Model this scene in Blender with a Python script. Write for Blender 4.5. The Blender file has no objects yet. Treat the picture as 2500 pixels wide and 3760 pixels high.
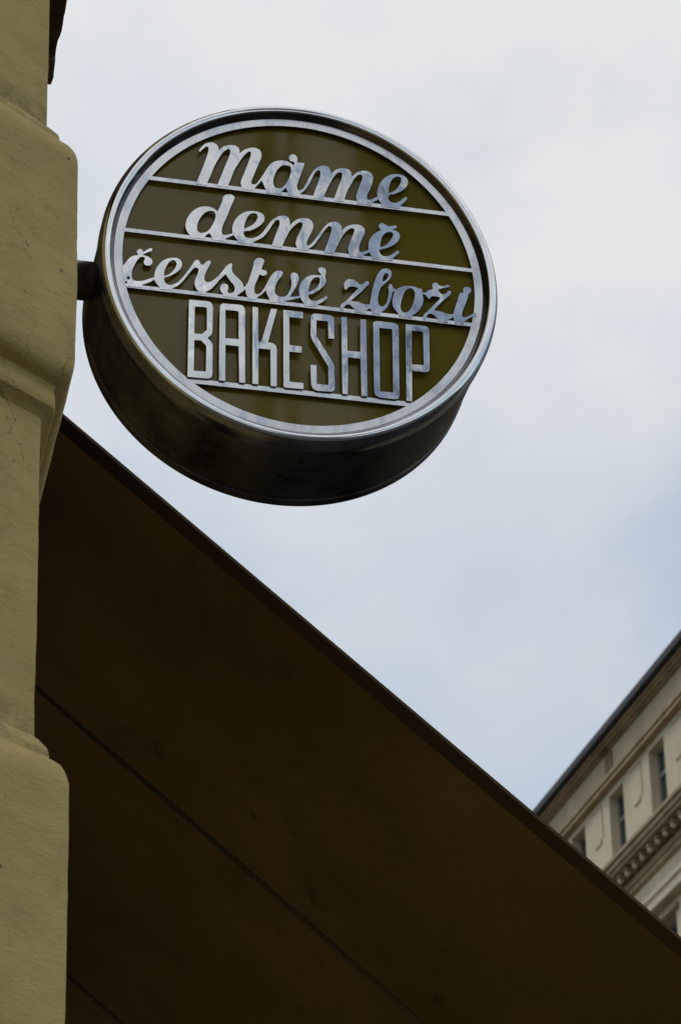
import bpy, bmesh, math, random
from mathutils import Vector, Matrix, noise
random.seed(7)
S = bpy.context.scene
C = S.collection
EYE = 1.6                      # camera height above the pavement

# ------------------------------------------------------------------ camera
cd = bpy.data.cameras.new('camera'); cam = bpy.data.objects.new('camera', cd); C.objects.link(cam); S.camera = cam
right = Vector((0.9765664548880183, -0.21497517211455552, -0.010180106176527433))
up = Vector((-0.09733579456160342, -0.48336498476534356, 0.8699908244342928))
fwd = Vector((0.19194713408777292, 0.8486129664794878, 0.49296280877808024))
m = Matrix.Identity(4)
for i in range(3):
    m[i][0], m[i][1], m[i][2] = right[i], up[i], -fwd[i]
m[2][3] = EYE
cam.matrix_world = m
cd.sensor_fit = 'HORIZONTAL'; cd.sensor_width = 15.6; cd.lens = 15.6*10135.37/2500
cd.clip_start = 0.05; cd.clip_end = 3000
cd.dof.use_dof = True; cd.dof.focus_distance = 4.7; cd.dof.aperture_fstop = 11

# ------------------------------------------------------------------ light
SUN_EL, SUN_AZ = math.radians(50), math.radians(-35)      # azimuth from +Y towards +X
w = bpy.data.worlds.new('World'); S.world = w; w.use_nodes = True
nt = w.node_tree; nt.nodes.clear()
def N(tree, t, **kw):
    n = tree.nodes.new(t)
    for k, v in kw.items(): setattr(n, k, v)
    return n
sky = N(nt, 'ShaderNodeTexSky', sky_type='NISHITA', sun_disc=False, sun_elevation=SUN_EL, sun_rotation=SUN_AZ, air_density=1.0, dust_density=2.0)
tc = N(nt, 'ShaderNodeTexCoord')
mp = N(nt, 'ShaderNodeMapping'); mp.inputs['Scale'].default_value = (1, 1, 1.5)
nz = N(nt, 'ShaderNodeTexNoise'); nz.inputs['Scale'].default_value = 5.0; nz.inputs['Detail'].default_value = 7; nz.inputs['Roughness'].default_value = 0.5; nz.inputs['Distortion'].default_value = 0.3
mp.inputs['Location'].default_value = (1.3, 7.2, 4.9)
cr = N(nt, 'ShaderNodeValToRGB'); cr.color_ramp.interpolation = 'EASE'
cr.color_ramp.elements[0].position = 0.38; cr.color_ramp.elements[0].color = (0.60, 0.60, 0.60, 1)
cr.color_ramp.elements[1].position = 0.56; cr.color_ramp.elements[1].color = (1, 1, 1, 1)
nz2 = N(nt, 'ShaderNodeTexNoise'); nz2.inputs['Scale'].default_value = 11; nz2.inputs['Detail'].default_value = 6
cr2 = N(nt, 'ShaderNodeValToRGB')
cr2.color_ramp.elements[0].position = 0.40; cr2.color_ramp.elements[0].color = (7.1, 7.4, 7.9, 1)
cr2.color_ramp.elements[1].position = 0.60; cr2.color_ramp.elements[1].color = (7.85, 7.95, 8.0, 1)
# thinner, bluer cloud low down
sep = N(nt, 'ShaderNodeSeparateXYZ')
mr = N(nt, 'ShaderNodeMapRange'); mr.inputs['From Min'].default_value = 0.36; mr.inputs['From Max'].default_value = 0.56; mr.inputs['To Min'].default_value = 0.38; mr.inputs['To Max'].default_value = 1.0
mul = N(nt, 'ShaderNodeMath', operation='MULTIPLY')
mixc = N(nt, 'ShaderNodeMix', data_type='RGBA')
tint = N(nt, 'ShaderNodeMix', data_type='RGBA', blend_type='MULTIPLY'); tint.inputs['Factor'].default_value = 1.0; tint.inputs[7].default_value = (1.04, 1.20, 1.12, 1)
bg = N(nt, 'ShaderNodeBackground'); bg.inputs['Strength'].default_value = 0.1
wo = N(nt, 'ShaderNodeOutputWorld')
L = nt.links.new
L(tc.outputs['Generated'], mp.inputs[0]); L(mp.outputs[0], nz.inputs['Vector']); L(mp.outputs[0], nz2.inputs['Vector'])
L(nz.outputs[0], cr.inputs[0]); L(nz2.outputs[0], cr2.inputs[0]); L(tc.outputs['Generated'], sep.inputs[0])
L(sep.outputs[2], mr.inputs[0]); L(cr.outputs[0], mul.inputs[0]); L(mr.outputs[0], mul.inputs[1])
L(mul.outputs[0], mixc.inputs['Factor']); L(sky.outputs[0], tint.inputs[6]); L(tint.outputs[2], mixc.inputs[6]); L(cr2.outputs[0], mixc.inputs[7])
L(mixc.outputs[2], bg.inputs['Color']); L(bg.outputs[0], wo.inputs['Surface'])
sd = bpy.data.lights.new('sun', 'SUN'); sd.energy = 0.8; sd.angle = math.radians(14); sd.color = (1, 0.96, 0.9)
so = bpy.data.objects.new('sun', sd); C.objects.link(so)
dirv = Vector((math.sin(SUN_AZ)*math.cos(SUN_EL), math.cos(SUN_AZ)*math.cos(SUN_EL), math.sin(SUN_EL)))
so.rotation_euler = dirv.to_track_quat('Z', 'Y').to_euler(); so.location = (0, 0, 30)
S.view_settings.view_transform = 'Standard'; S.view_settings.look = 'None'; S.view_settings.exposure = 0; S.view_settings.gamma = 1

# ------------------------------------------------------------------ materials
def mat(name, col, rough=0.6, metal=0.0, spec=0.5):
    x = bpy.data.materials.new(name); x.use_nodes = True
    b = x.node_tree.nodes['Principled BSDF']
    b.inputs['Base Color'].default_value = (*col, 1); b.inputs['Roughness'].default_value = rough; b.inputs['Metallic'].default_value = metal
    b.inputs['Specular IOR Level'].default_value = spec
    return x
def nz_node(t, scale, detail=5, rough=0.55, stretch=None, dist=0.0):
    tc = N(t, 'ShaderNodeTexCoord'); src = tc.outputs['Object']
    if stretch:
        mp = N(t, 'ShaderNodeMapping'); mp.inputs['Scale'].default_value = stretch; t.links.new(src, mp.inputs[0]); src = mp.outputs[0]
    n = N(t, 'ShaderNodeTexNoise'); n.inputs['Scale'].default_value = scale; n.inputs['Detail'].default_value = detail; n.inputs['Roughness'].default_value = rough; n.inputs['Distortion'].default_value = dist
    t.links.new(src, n.inputs['Vector']); return n
def ramp(t, src, stops):
    r = N(t, 'ShaderNodeValToRGB'); e = r.color_ramp.elements
    while len(e) < len(stops): e.new(0.5)
    for k, (p, c) in enumerate(stops): e[k].position = p; e[k].color = (*c, 1) if len(c) == 3 else c
    t.links.new(src, r.inputs[0]); return r.outputs[0]
def bump(x, src, strength, distance, prev=None):
    t = x.node_tree; b = N(t, 'ShaderNodeBump'); b.inputs['Strength'].default_value = strength; b.inputs['Distance'].default_value = distance
    t.links.new(src, b.inputs['Height'])
    if prev: t.links.new(prev, b.inputs['Normal'])
    t.links.new(b.outputs[0], t.nodes['Principled BSDF'].inputs['Normal']); return b.outputs[0]
def mixm(t, a, b, fac, mode='MULTIPLY'):
    q = N(t, 'ShaderNodeMix', data_type='RGBA', blend_type=mode)
    if isinstance(fac, (int, float)): q.inputs['Factor'].default_value = fac
    else: t.links.new(fac, q.inputs['Factor'])
    for s, v in ((6, a), (7, b)):
        if isinstance(v, tuple): q.inputs[s].default_value = (*v, 1)
        else: t.links.new(v, q.inputs[s])
    return q.outputs[2]

def plaster():
    x = mat('olive_plaster', (0.4, 0.35, 0.17), 0.85, spec=0.25); t = x.node_tree; P = t.nodes['Principled BSDF']
    big = nz_node(t, 3.5, 4)
    col = ramp(t, big.outputs[0], [(0.3, (0.57, 0.41, 0.155)), (0.55, (0.655, 0.485, 0.185)), (0.75, (0.72, 0.55, 0.23))])
    mid = nz_node(t, 22, 6, 0.65, (1, 1, 2.2))
    col = mixm(t, col, ramp(t, mid.outputs[0], [(0.3, (0.86, 0.85, 0.82)), (0.6, (1.04, 1.03, 1.02))]), 0.8)
    # pits and specks
    tc = N(t, 'ShaderNodeTexCoord')
    v = N(t, 'ShaderNodeTexVoronoi'); v.inputs['Scale'].default_value = 24; t.links.new(tc.outputs['Object'], v.inputs['Vector'])
    vs = ramp(t, v.outputs['Distance'], [(0.055, (1, 1, 1)), (0.11, (0, 0, 0))])
    sm = nz_node(t, 5, 2); ss = ramp(t, sm.outputs[0], [(0.50, (0, 0, 0)), (0.58, (1, 1, 1))])
    fac = mixm(t, vs, ss, 1.0)
    col = mixm(t, col, (0.10, 0.075, 0.035), fac, 'MIX')
    gr = nz_node(t, 7, 7, 0.7, (1, 1, 1.6), 0.4); gm = nz_node(t, 1.7, 2)
    gf = mixm(t, ramp(t, gr.outputs[0], [(0.54, (0, 0, 0)), (0.72, (1, 1, 1))]), ramp(t, gm.outputs[0], [(0.46, (0, 0, 0)), (0.62, (0.55, 0.55, 0.55))]), 1.0)
    col = mixm(t, col, (0.26, 0.215, 0.12), gf, 'MIX')
    sz = N(t, 'ShaderNodeSeparateXYZ'); t.links.new(tc.outputs['Object'], sz.inputs[0])
    def mth(op, a, b=None):
        q = N(t, 'ShaderNodeMath', operation=op)
        for i_, v_ in enumerate((a, b)):
            if v_ is None: continue
            if isinstance(v_, (int, float)): q.inputs[i_].default_value = v_
            else: t.links.new(v_, q.inputs[i_])
        return q.outputs[0]
    ph = mth('SUBTRACT', mth('FRACT', mth('ADD', mth('DIVIDE', mth('SUBTRACT', sz.outputs[2], 4.137), 1.002), 20.5)), 0.5)
    lm = ramp(t, mth('ABSOLUTE', ph), [(0.006, (1, 1, 1)), (0.055, (0, 0, 0))])
    ln = nz_node(t, 16, 7, 0.72, (1, 1, 2))
    lf = mixm(t, lm, ramp(t, ln.outputs[0], [(0.44, (0, 0, 0)), (0.60, (0.85, 0.85, 0.85))]), 1.0)
    col = mixm(t, col, (0.20, 0.165, 0.095), lf, 'MIX')
    # hair cracks
    cz = nz_node(t, 9, 5, 0.65); va = N(t, 'ShaderNodeVectorMath', operation='SCALE'); va.inputs['Scale'].default_value = 0.16; t.links.new(cz.outputs['Color'], va.inputs[0])
    vb = N(t, 'ShaderNodeVectorMath', operation='ADD'); t.links.new(va.outputs[0], vb.inputs[0]); t.links.new(tc.outputs['Object'], vb.inputs[1])
    vc = N(t, 'ShaderNodeTexVoronoi', feature='DISTANCE_TO_EDGE'); vc.inputs['Scale'].default_value = 5.5; t.links.new(vb.outputs[0], vc.inputs['Vector'])
    ck = ramp(t, vc.outputs['Distance'], [(0.002, (1, 1, 1)), (0.007, (0, 0, 0))])
    cm = nz_node(t, 2.3, 2); cs = ramp(t, cm.outputs[0], [(0.52, (0, 0, 0)), (0.60, (0.85, 0.85, 0.85))])
    col = mixm(t, col, (0.12, 0.10, 0.05), mixm(t, ck, cs, 1.0), 'MIX')
    t.links.new(col, P.inputs['Base Color'])
    g = nz_node(t, 75, 6, 0.7, (1, 1, 2.6))
    g2 = nz_node(t, 14, 5, 0.6, (0.8, 0.8, 1.5), 0.3)
    b1 = bump(x, g.outputs[0], 0.6, 0.003)
    b2 = bump(x, g2.outputs[0], 0.22, 0.010, b1)
    inv = N(t, 'ShaderNodeInvert'); t.links.new(fac, inv.inputs['Color'])
    bump(x, inv.outputs[0], 0.4, 0.002, b2)
    return x
M = {}
M['plaster'] = plaster()

def metal(name, lo, hi, r0, r1, scale=30, blue=0.0, bstr=0.05, spots=1.0):
    x = mat(name, hi, 0.3, 1.0); t = x.node_tree; P = t.nodes['Principled BSDF']
    a = nz_node(t, scale, 5, 0.6)
    col = ramp(t, a.outputs[0], [(0.32, lo), (0.62, hi)])
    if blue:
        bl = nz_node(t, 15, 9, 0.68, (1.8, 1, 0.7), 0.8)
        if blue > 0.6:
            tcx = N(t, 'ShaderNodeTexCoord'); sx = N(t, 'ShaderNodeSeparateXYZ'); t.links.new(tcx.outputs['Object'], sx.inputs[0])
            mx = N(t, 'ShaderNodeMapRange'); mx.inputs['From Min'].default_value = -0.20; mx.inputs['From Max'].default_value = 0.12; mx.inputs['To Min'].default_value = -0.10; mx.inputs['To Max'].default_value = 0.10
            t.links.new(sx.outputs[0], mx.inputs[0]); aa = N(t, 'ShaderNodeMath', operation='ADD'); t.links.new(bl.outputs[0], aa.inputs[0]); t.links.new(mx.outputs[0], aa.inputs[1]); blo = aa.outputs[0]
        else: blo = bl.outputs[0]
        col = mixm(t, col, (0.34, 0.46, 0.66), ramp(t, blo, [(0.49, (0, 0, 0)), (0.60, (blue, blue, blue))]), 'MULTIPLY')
    if spots:
        d = nz_node(t, 130, 4, 0.65); dm = nz_node(t, 9, 3)
        sf = mixm(t, ramp(t, d.outputs[0], [(0.60, (0, 0, 0)), (0.70, (1, 1, 1))]), ramp(t, dm.outputs[0], [(0.50, (0, 0, 0)), (0.65, (0.5*spots,)*3)]), 1.0)
        col = mixm(t, col, (0.22, 0.20, 0.18), sf, 'MIX')
    t.links.new(col, P.inputs['Base Color'])
    rr = nz_node(t, 24, 5, 0.65)
    mr = N(t, 'ShaderNodeMapRange'); mr.inputs['From Min'].default_value = 0.35; mr.inputs['From Max'].default_value = 0.65
    mr.inputs['To Min'].default_value = r0; mr.inputs['To Max'].default_value = r1
    t.links.new(rr.outputs[0], mr.inputs[0]); t.links.new(mr.outputs[0], P.inputs['Roughness'])
    bn = nz_node(t, 30, 2, 0.5); bump(x, bn.outputs[0], bstr, 0.003)
    return x
M['plate'] = metal('brushed_metal_face', (0.84, 0.83, 0.82), (0.95, 0.94, 0.92), 0.18, 0.36, 12, 0.35, 0.02, 0.9)
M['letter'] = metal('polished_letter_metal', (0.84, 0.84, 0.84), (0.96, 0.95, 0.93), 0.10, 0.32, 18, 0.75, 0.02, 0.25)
M['chrome'] = metal('chrome_bezel', (0.88, 0.88, 0.88), (0.98, 0.98, 0.98), 0.05, 0.14, 40, 0.0, 0.012, 0)
M['collar'] = metal('darkened_steel_collar', (0.20, 0.20, 0.21), (0.32, 0.32, 0.33), 0.16, 0.30, 20, 0.0, 0.02, 0)  # bezel's outer side, darkened so the colour carries its dark reflections
M['collar'].node_tree.nodes['Principled BSDF'].inputs['Specular Tint'].default_value = (0.45, 0.45, 0.47, 1)
M['rim_shade'] = metal('dark_inner_rim', (0.08, 0.08, 0.08), (0.16, 0.16, 0.165), 0.14, 0.24, 20, 0.0, 0.02, 0)  # bezel's inner slope, dark reflections put into the base colour
M['drum'] = metal('grimy_steel_drum', (0.065, 0.062, 0.052), (0.16, 0.152, 0.138), 0.26, 0.46, 12, 0.0, 0.05)
t = M['drum'].node_tree; P = t.nodes['Principled BSDF']
src = P.inputs['Base Color'].links[0].from_socket
P.inputs['Specular Tint'].default_value = (0.4, 0.4, 0.4, 1)
dn = nz_node(t, 6, 8, 0.7, (1, 1.5, 1)); dm = ramp(t, dn.outputs[0], [(0.52, (0, 0, 0)), (0.66, (0.45, 0.45, 0.45))])
t.links.new(mixm(t, src, (0.26, 0.26, 0.245), dm, 'MIX'), P.inputs['Base Color'])
M['pole'] = metal('dark_steel_tube', (0.14, 0.13, 0.12), (0.42, 0.38, 0.36), 0.35, 0.6, 40, 0.0, 0.1)
M['edge'] = mat('dark_cut_edge', (0.07, 0.055, 0.04), 0.5, 0.6)

x = mat('olive_glass_panel', (0.045, 0.036, 0.004), 0.07, 0.0, 0.46); t = x.node_tree
a = nz_node(t, 6, 4); t.links.new(ramp(t, a.outputs[0], [(0.3, (0.155, 0.112, 0.004)), (0.7, (0.190, 0.140, 0.007))]), t.nodes['Principled BSDF'].inputs['Base Color'])
a2 = nz_node(t, 30, 4); q = ramp(t, a2.outputs[0], [(0.3, (0.02,)*3), (0.75, (0.07,)*3)]); t.links.new(q, t.nodes['Principled BSDF'].inputs['Roughness'])
M['panel'] = x

x = mat('brown_awning_fabric', (0.075, 0.045, 0.012), 0.9, 0, 0.1); t = x.node_tree; P = t.nodes['Principled BSDF']
a = nz_node(t, 1.1, 4, 0.6); col = ramp(t, a.outputs[0], [(0.3, (0.125, 0.084, 0.038)), (0.7, (0.19, 0.129, 0.062))])
d = nz_node(t, 13, 5, 0.65, (1, 0.8, 1)); dk = nz_node(t, 1.6, 2)
col = mixm(t, col, mixm(t, (1.0, 1.0, 1.0), ramp(t, d.outputs[0], [(0.30, (0.58, 0.58, 0.58)), (0.42, (1, 1, 1))]), ramp(t, dk.outputs[0], [(0.45, (0, 0, 0)), (0.62, (1, 1, 1))]), 'MIX'), 0.8)
fw = nz_node(t, 60, 3, 0.6, (1, 3, 1)); col = mixm(t, col, ramp(t, fw.outputs[0], [(0.3, (0.86, 0.86, 0.86)), (0.7, (1.1, 1.1, 1.1))]), 0.8)
t.links.new(col, P.inputs['Base Color'])
wv = nz_node(t, 420, 2); b1 = bump(x, wv.outputs[0], 0.15, 0.001); bump(x, nz_node(t, 4, 3).outputs[0], 0.3, 0.02, b1)
tl = N(t, 'ShaderNodeBsdfTranslucent'); ad = N(t, 'ShaderNodeAddShader'); out = t.nodes['Material Output']
tcol = mixm(t, col, (0.90, 0.95, 1.0), 1.0); t.links.new(tcol, tl.inputs['Color'])
t.links.new(P.outputs[0], ad.inputs[0]); t.links.new(tl.outputs[0], ad.inputs[1]); t.links.new(ad.outputs[0], out.inputs['Surface'])
M['fabric'] = x
M['hem'] = mat('dark_brown_hem', (0.13, 0.085, 0.042), 0.8, 0, 0.15)
M['rafter'] = mat('dark_metal_rafter', (0.20, 0.145, 0.095), 0.7, 0.0)

def stone(name, c0, c1, sc=1.2):
    x = mat(name, c1, 0.85, 0, 0.2); t = x.node_tree
    a = nz_node(t, sc, 6, 0.65, (1, 1, 0.6)); t.links.new(ramp(t, a.outputs[0], [(0.3, c0), (0.65, c1)]), t.nodes['Principled BSDF'].inputs['Base Color'])
    bump(x, nz_node(t, 12, 4).outputs[0], 0.2, 0.02); return x
M['facade'] = stone('cream_facade', (0.57, 0.48, 0.345), (0.70, 0.60, 0.44))
M['shade_stone'] = stone('shade_dark_stone', (0.05, 0.036, 0.02), (0.10, 0.072, 0.036), 9)  # dark for shade: corbel underside, and the unseen slab that darkens the drum
M['friezestone'] = stone('dull_frieze', (0.40, 0.32, 0.22), (0.50, 0.41, 0.29), 1.5)
M['trim'] = stone('tan_cornice', (0.28, 0.20, 0.125), (0.46, 0.35, 0.23), 2.0)
M['lighttrim'] = stone('pale_moulding', (0.56, 0.48, 0.36), (0.72, 0.64, 0.51), 2.0)
M['rust'] = stone('brown_stain', (0.17, 0.10, 0.06), (0.26, 0.17, 0.11), 3)
M['roof'] = mat('dark_roof_metal', (0.018, 0.02, 0.026), 0.75, 0.0)
M['glass'] = mat('window_glass', (0.035, 0.05, 0.05), 0.08, 0, 0.6)
M['frame'] = mat('window_frame', (0.22, 0.22, 0.20), 0.6)
M['asphalt'] = stone('asphalt', (0.04, 0.04, 0.04), (0.06, 0.06, 0.06), 2)
M['paving'] = stone('pavement_slabs', (0.06, 0.056, 0.05), (0.09, 0.085, 0.075), 2)
M['greybuilding'] = stone('dark_grey_render', (0.10, 0.10, 0.12), (0.16, 0.16, 0.18), 1)  # plain dark grey for the added building behind the camera

# ------------------------------------------------------------------ helpers
def link(name, me, m=None, parent=None):
    o = bpy.data.objects.new(name, me); C.objects.link(o)
    if m is not None and me is not None:
        for k in (m if isinstance(m, (list, tuple)) else [m]): me.materials.append(k)
    if parent: o.parent = parent
    return o
def empty(name, loc, label, cat, rz=0, group=None):
    o = bpy.data.objects.new(name, None); C.objects.link(o); o.location = loc; o.rotation_euler = (0, 0, rz)
    o['label'] = label; o['category'] = cat
    if group: o['group'] = group
    return o
def mesh(name, verts, faces, smooth=False):
    me = bpy.data.meshes.new(name); me.from_pydata([tuple(v) for v in verts], [], faces); me.update()
    if smooth:
        for p in me.polygons: p.use_smooth = True
    return me
def boxes(name, bl, m, parent=None, bev=0.0):
    """bl: list of (x0,x1,y0,y1,z0,z1)"""
    bm = bmesh.new()
    for (x0, x1, y0, y1, z0, z1) in bl:
        r = bmesh.ops.create_cube(bm, size=1.0, matrix=Matrix.Translation(((x0+x1)/2, (y0+y1)/2, (z0+z1)/2)) @ Matrix.Diagonal((x1-x0, y1-y0, z1-z0, 1)))
    if bev: bmesh.ops.bevel(bm, geom=bm.edges[:], offset=bev, segments=2, affect='EDGES')
    me = bpy.data.meshes.new(name); bm.to_mesh(me); bm.free()
    return link(name, me, m, parent)
def lathe(name, prof, m, parent=None, seg=256, closed=False, smooth=True):
    """prof: (radius, y) in the sign's frame; axis along Y"""
    V, F = [], []; n = len(prof)
    for k in range(seg):
        a = 2*math.pi*k/seg; c, s = math.cos(a), math.sin(a)
        V += [(r*c, y, r*s) for r, y in prof]
    for k in range(seg):
        k2 = (k+1) % seg
        for i in range(n-1 if not closed else n):
            j = (i+1) % n
            F.append((k*n+i, k2*n+i, k2*n+j, k*n+j))
    me = mesh(name, V, F, smooth)
    o = link(name, me, m, parent)
    bm = bmesh.new(); bm.from_mesh(me); bmesh.ops.recalc_face_normals(bm, faces=bm.faces[:]); 
    for e in bm.edges:
        if len(e.link_faces) == 2 and e.calc_face_angle(0) > math.radians(32): e.smooth = False
    bm.to_mesh(me); bm.free()
    return o
def plate(name, loops, front, thick, m, parent, bev=0.0004):
    """flat cut metal: loops in metres (x right, z up), front = y of its front face, extruded backwards"""
    cu = bpy.data.curves.new(name, 'CURVE'); cu.dimensions = '2D'; cu.fill_mode = 'BOTH'
    for lp in loops:
        s = cu.splines.new('POLY'); s.points.add(len(lp)-1); s.use_cyclic_u = True
        for p, (a, b) in zip(s.points, lp): p.co = (a, b, 0, 1)
    cu.extrude = thick/2-bev; cu.bevel_depth = bev; cu.bevel_resolution = 1; cu.offset = -bev
    tmp = bpy.data.objects.new('tmp', cu); C.objects.link(tmp)
    dg = bpy.context.evaluated_depsgraph_get(); dg.update()
    me = bpy.data.meshes.new_from_object(tmp.evaluated_get(dg)); me.name = name
    bpy.data.objects.remove(tmp); bpy.data.curves.remove(cu)
    me.transform(Matrix(((1, 0, 0, 0), (0, 0, -1, front+thick/2), (0, 1, 0, 0), (0, 0, 0, 1))))
    me.materials.clear()
    o = link(name, me, [m, M['edge']], parent)
    for p in me.polygons:
        p.use_smooth = False
        p.material_index = 1 if abs(p.normal.y) < 0.3 else 0
    return o

# ------------------------------------------------------------------ ground and streets
def sheet(name, x0, x1, y0, y1, z, m):
    o = link(name, mesh(name, [(x0, y0, z), (x1, y0, z), (x1, y1, z), (x0, y1, z)], [(0, 1, 2, 3)]), m); o['kind'] = 'structure'; return o
sheet('ground', -1500, 1500, -1500, 1500, 0, M['asphalt'])
o = boxes('pavement', [(-30, 3.2, -12, 90, -0.2, 0.12)], M['paving']); o['kind'] = 'structure'

# ------------------------------------------------------------------ corner building: plastered wall with banded blocks
CB = empty('corner_building', (0.3, 3.3, 0), 'olive plastered corner building with raised rounded stone bands along its edge at left', 'building')
D1 = Vector((-0.7934, -0.6087, 0)); N1 = Vector((0.6087, -0.7934, 0)); D2 = Vector((0, 1, 0)); N2 = Vector((1, 0, 0))
MIT = (N1+N2)/(1+N1.dot(N2)); C0 = Vector((0.315, 3.322, 0))
def sweep(name, prof, s1, s2, parent, m, rough=0.0012, cap=False):
    """prof: (outward offset, z above eye); s1, s2: distances along the near face and the side face"""
    cols = [(D1, s) for s in reversed(s1)] + [None] + [(D2, s) for s in s2]
    V, F = [], []; n = len(prof)
    for c in cols:
        for (o_, z) in prof:
            base = C0 + MIT*o_
            if c is None: p = base - MIT*0.0012; nn = MIT.normalized()
            else: p = base + c[0]*c[1]; nn = N1 if c[0] is D1 else N2
            d = noise.fractal(Vector((p.x, p.y, z))*9, 0.8, 2.2, 4)*rough + noise.noise(Vector((p.x, p.y, z))*60)*rough*0.25
            p = p + nn*d
            V.append((p.x - 0.025*(z-2.3) - 0.3, p.y - 3.3, z+EYE+d*0.5))
    for k in range(len(cols)-1):
        for i in range(n-1): F.append((k*n+i, (k+1)*n+i, (k+1)*n+i+1, k*n+i+1))
    me = mesh(name, V, F, True)
    o = link(name, me, m, parent)
    bm = bmesh.new(); bm.from_mesh(me); bmesh.ops.recalc_face_normals(bm, faces=bm.faces[:])
    # outward check
    f = max(bm.faces, key=lambda q: q.calc_area())
    if f.normal.dot(N1+N2) < 0: bmesh.ops.reverse_faces(bm, faces=bm.faces[:])
    for e in bm.edges:
        if len(e.link_faces) == 2 and e.calc_face_angle(0) > math.radians(26): e.smooth = False
    bm.to_mesh(me); bm.free(); return o
def frange(a, b, st):
    r = []; 
    while a < b-1e-9: r.append(a); a += st
    return r+[b]
S1 = [0.006]+frange(0.016, 0.7, 0.012)+[0.9, 1.3, 1.9, 2.6, 3.4]
S2 = [0.006]+frange(0.016, 0.5, 0.012)+frange(0.53, 2.0, 0.05)[0:]+[2.5, 4, 8, 14, 24, 38]
zz = frange(-1.6, 0.9, 0.25)[:-1]+frange(0.9, 3.3, 0.012)[:-1]+frange(3.3, 4.2, 0.1)[:-1]+frange(4.2, 13.5, 0.6)
sweep('wall', [(0, z) for z in zz], S1, S2, CB, M['plaster'])
BP = [(-0.004, 2.543), (0.001, 2.5425), (0.006, 2.538), (0.013, 2.529), (0.0165, 2.5245), (0.018, 2.518), (0.0185, 2.5105), (0.0215, 2.506), (0.027, 2.5035), (0.033, 2.4985), (0.038, 2.491), (0.0418, 2.482), (0.0442, 2.472), (0.045, 2.46)]
BP += [(0.045, z) for z in frange(2.448, 2.13, -0.012)] if False else [(0.045, 2.46-0.012*k) for k in range(1, 27)]
BP += [(0.0447, 2.128), (0.0436, 2.114), (0.0410, 2.102), (0.0365, 2.094), (0.0300, 2.089), (0.0235, 2.0865), (0.0185, 2.083), (0.0165, 2.076), (0.0170, 2.0690), (0.0185, 2.0655), (0.0185, 2.052), (0.0170, 2.047), (0.013, 2.0440), (0.006, 2.0405), (0.0005, 2.034), (-0.004, 2.0335)]
S2B = [s for s in S2 if s <= 2.01]
S1B = S1
for k in (-3, -2, -1, 0, 1, 2, 3, 4):
    sweep('stone_band', [(o_, z+1.002*k) for o_, z in BP], S1B, S2, CB, M['plaster'], 0.0016)

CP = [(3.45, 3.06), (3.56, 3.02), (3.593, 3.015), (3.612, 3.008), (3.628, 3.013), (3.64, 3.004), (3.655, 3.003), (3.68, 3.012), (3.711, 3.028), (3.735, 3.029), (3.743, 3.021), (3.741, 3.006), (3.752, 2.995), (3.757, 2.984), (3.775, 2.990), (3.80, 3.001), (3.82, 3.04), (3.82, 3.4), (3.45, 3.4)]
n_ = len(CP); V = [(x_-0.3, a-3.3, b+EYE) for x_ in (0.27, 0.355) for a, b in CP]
link('carved_corbel', mesh('carved_corbel', V, [tuple(range(n_)), tuple(range(2*n_-1, n_-1, -1))]+[(k, n_+k, n_+(k+1) % n_, (k+1) % n_) for k in range(n_)]), M['shade_stone'], CB)  # dark colour holds the shade under the carving
boxes('unseen_dark_slab', [(0.285-0.3, 0.345-0.3, 4.35-3.3, 38, 0, 6.2)], M['shade_stone'], CB)  # unseen slab added to keep the drum's left side dark
# building core so that nothing looks hollow from the side
core = [(-22-0.3, 0.31-0.06-0.3, 3.6-3.3, 41-3.3, 0, 14.9)]
boxes('core', core, M['plaster'], CB)
boxes('roof', [(-22.6, 0.30, 0.02, 38, 14.92, 15.4)], M['roof'], CB)

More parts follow.
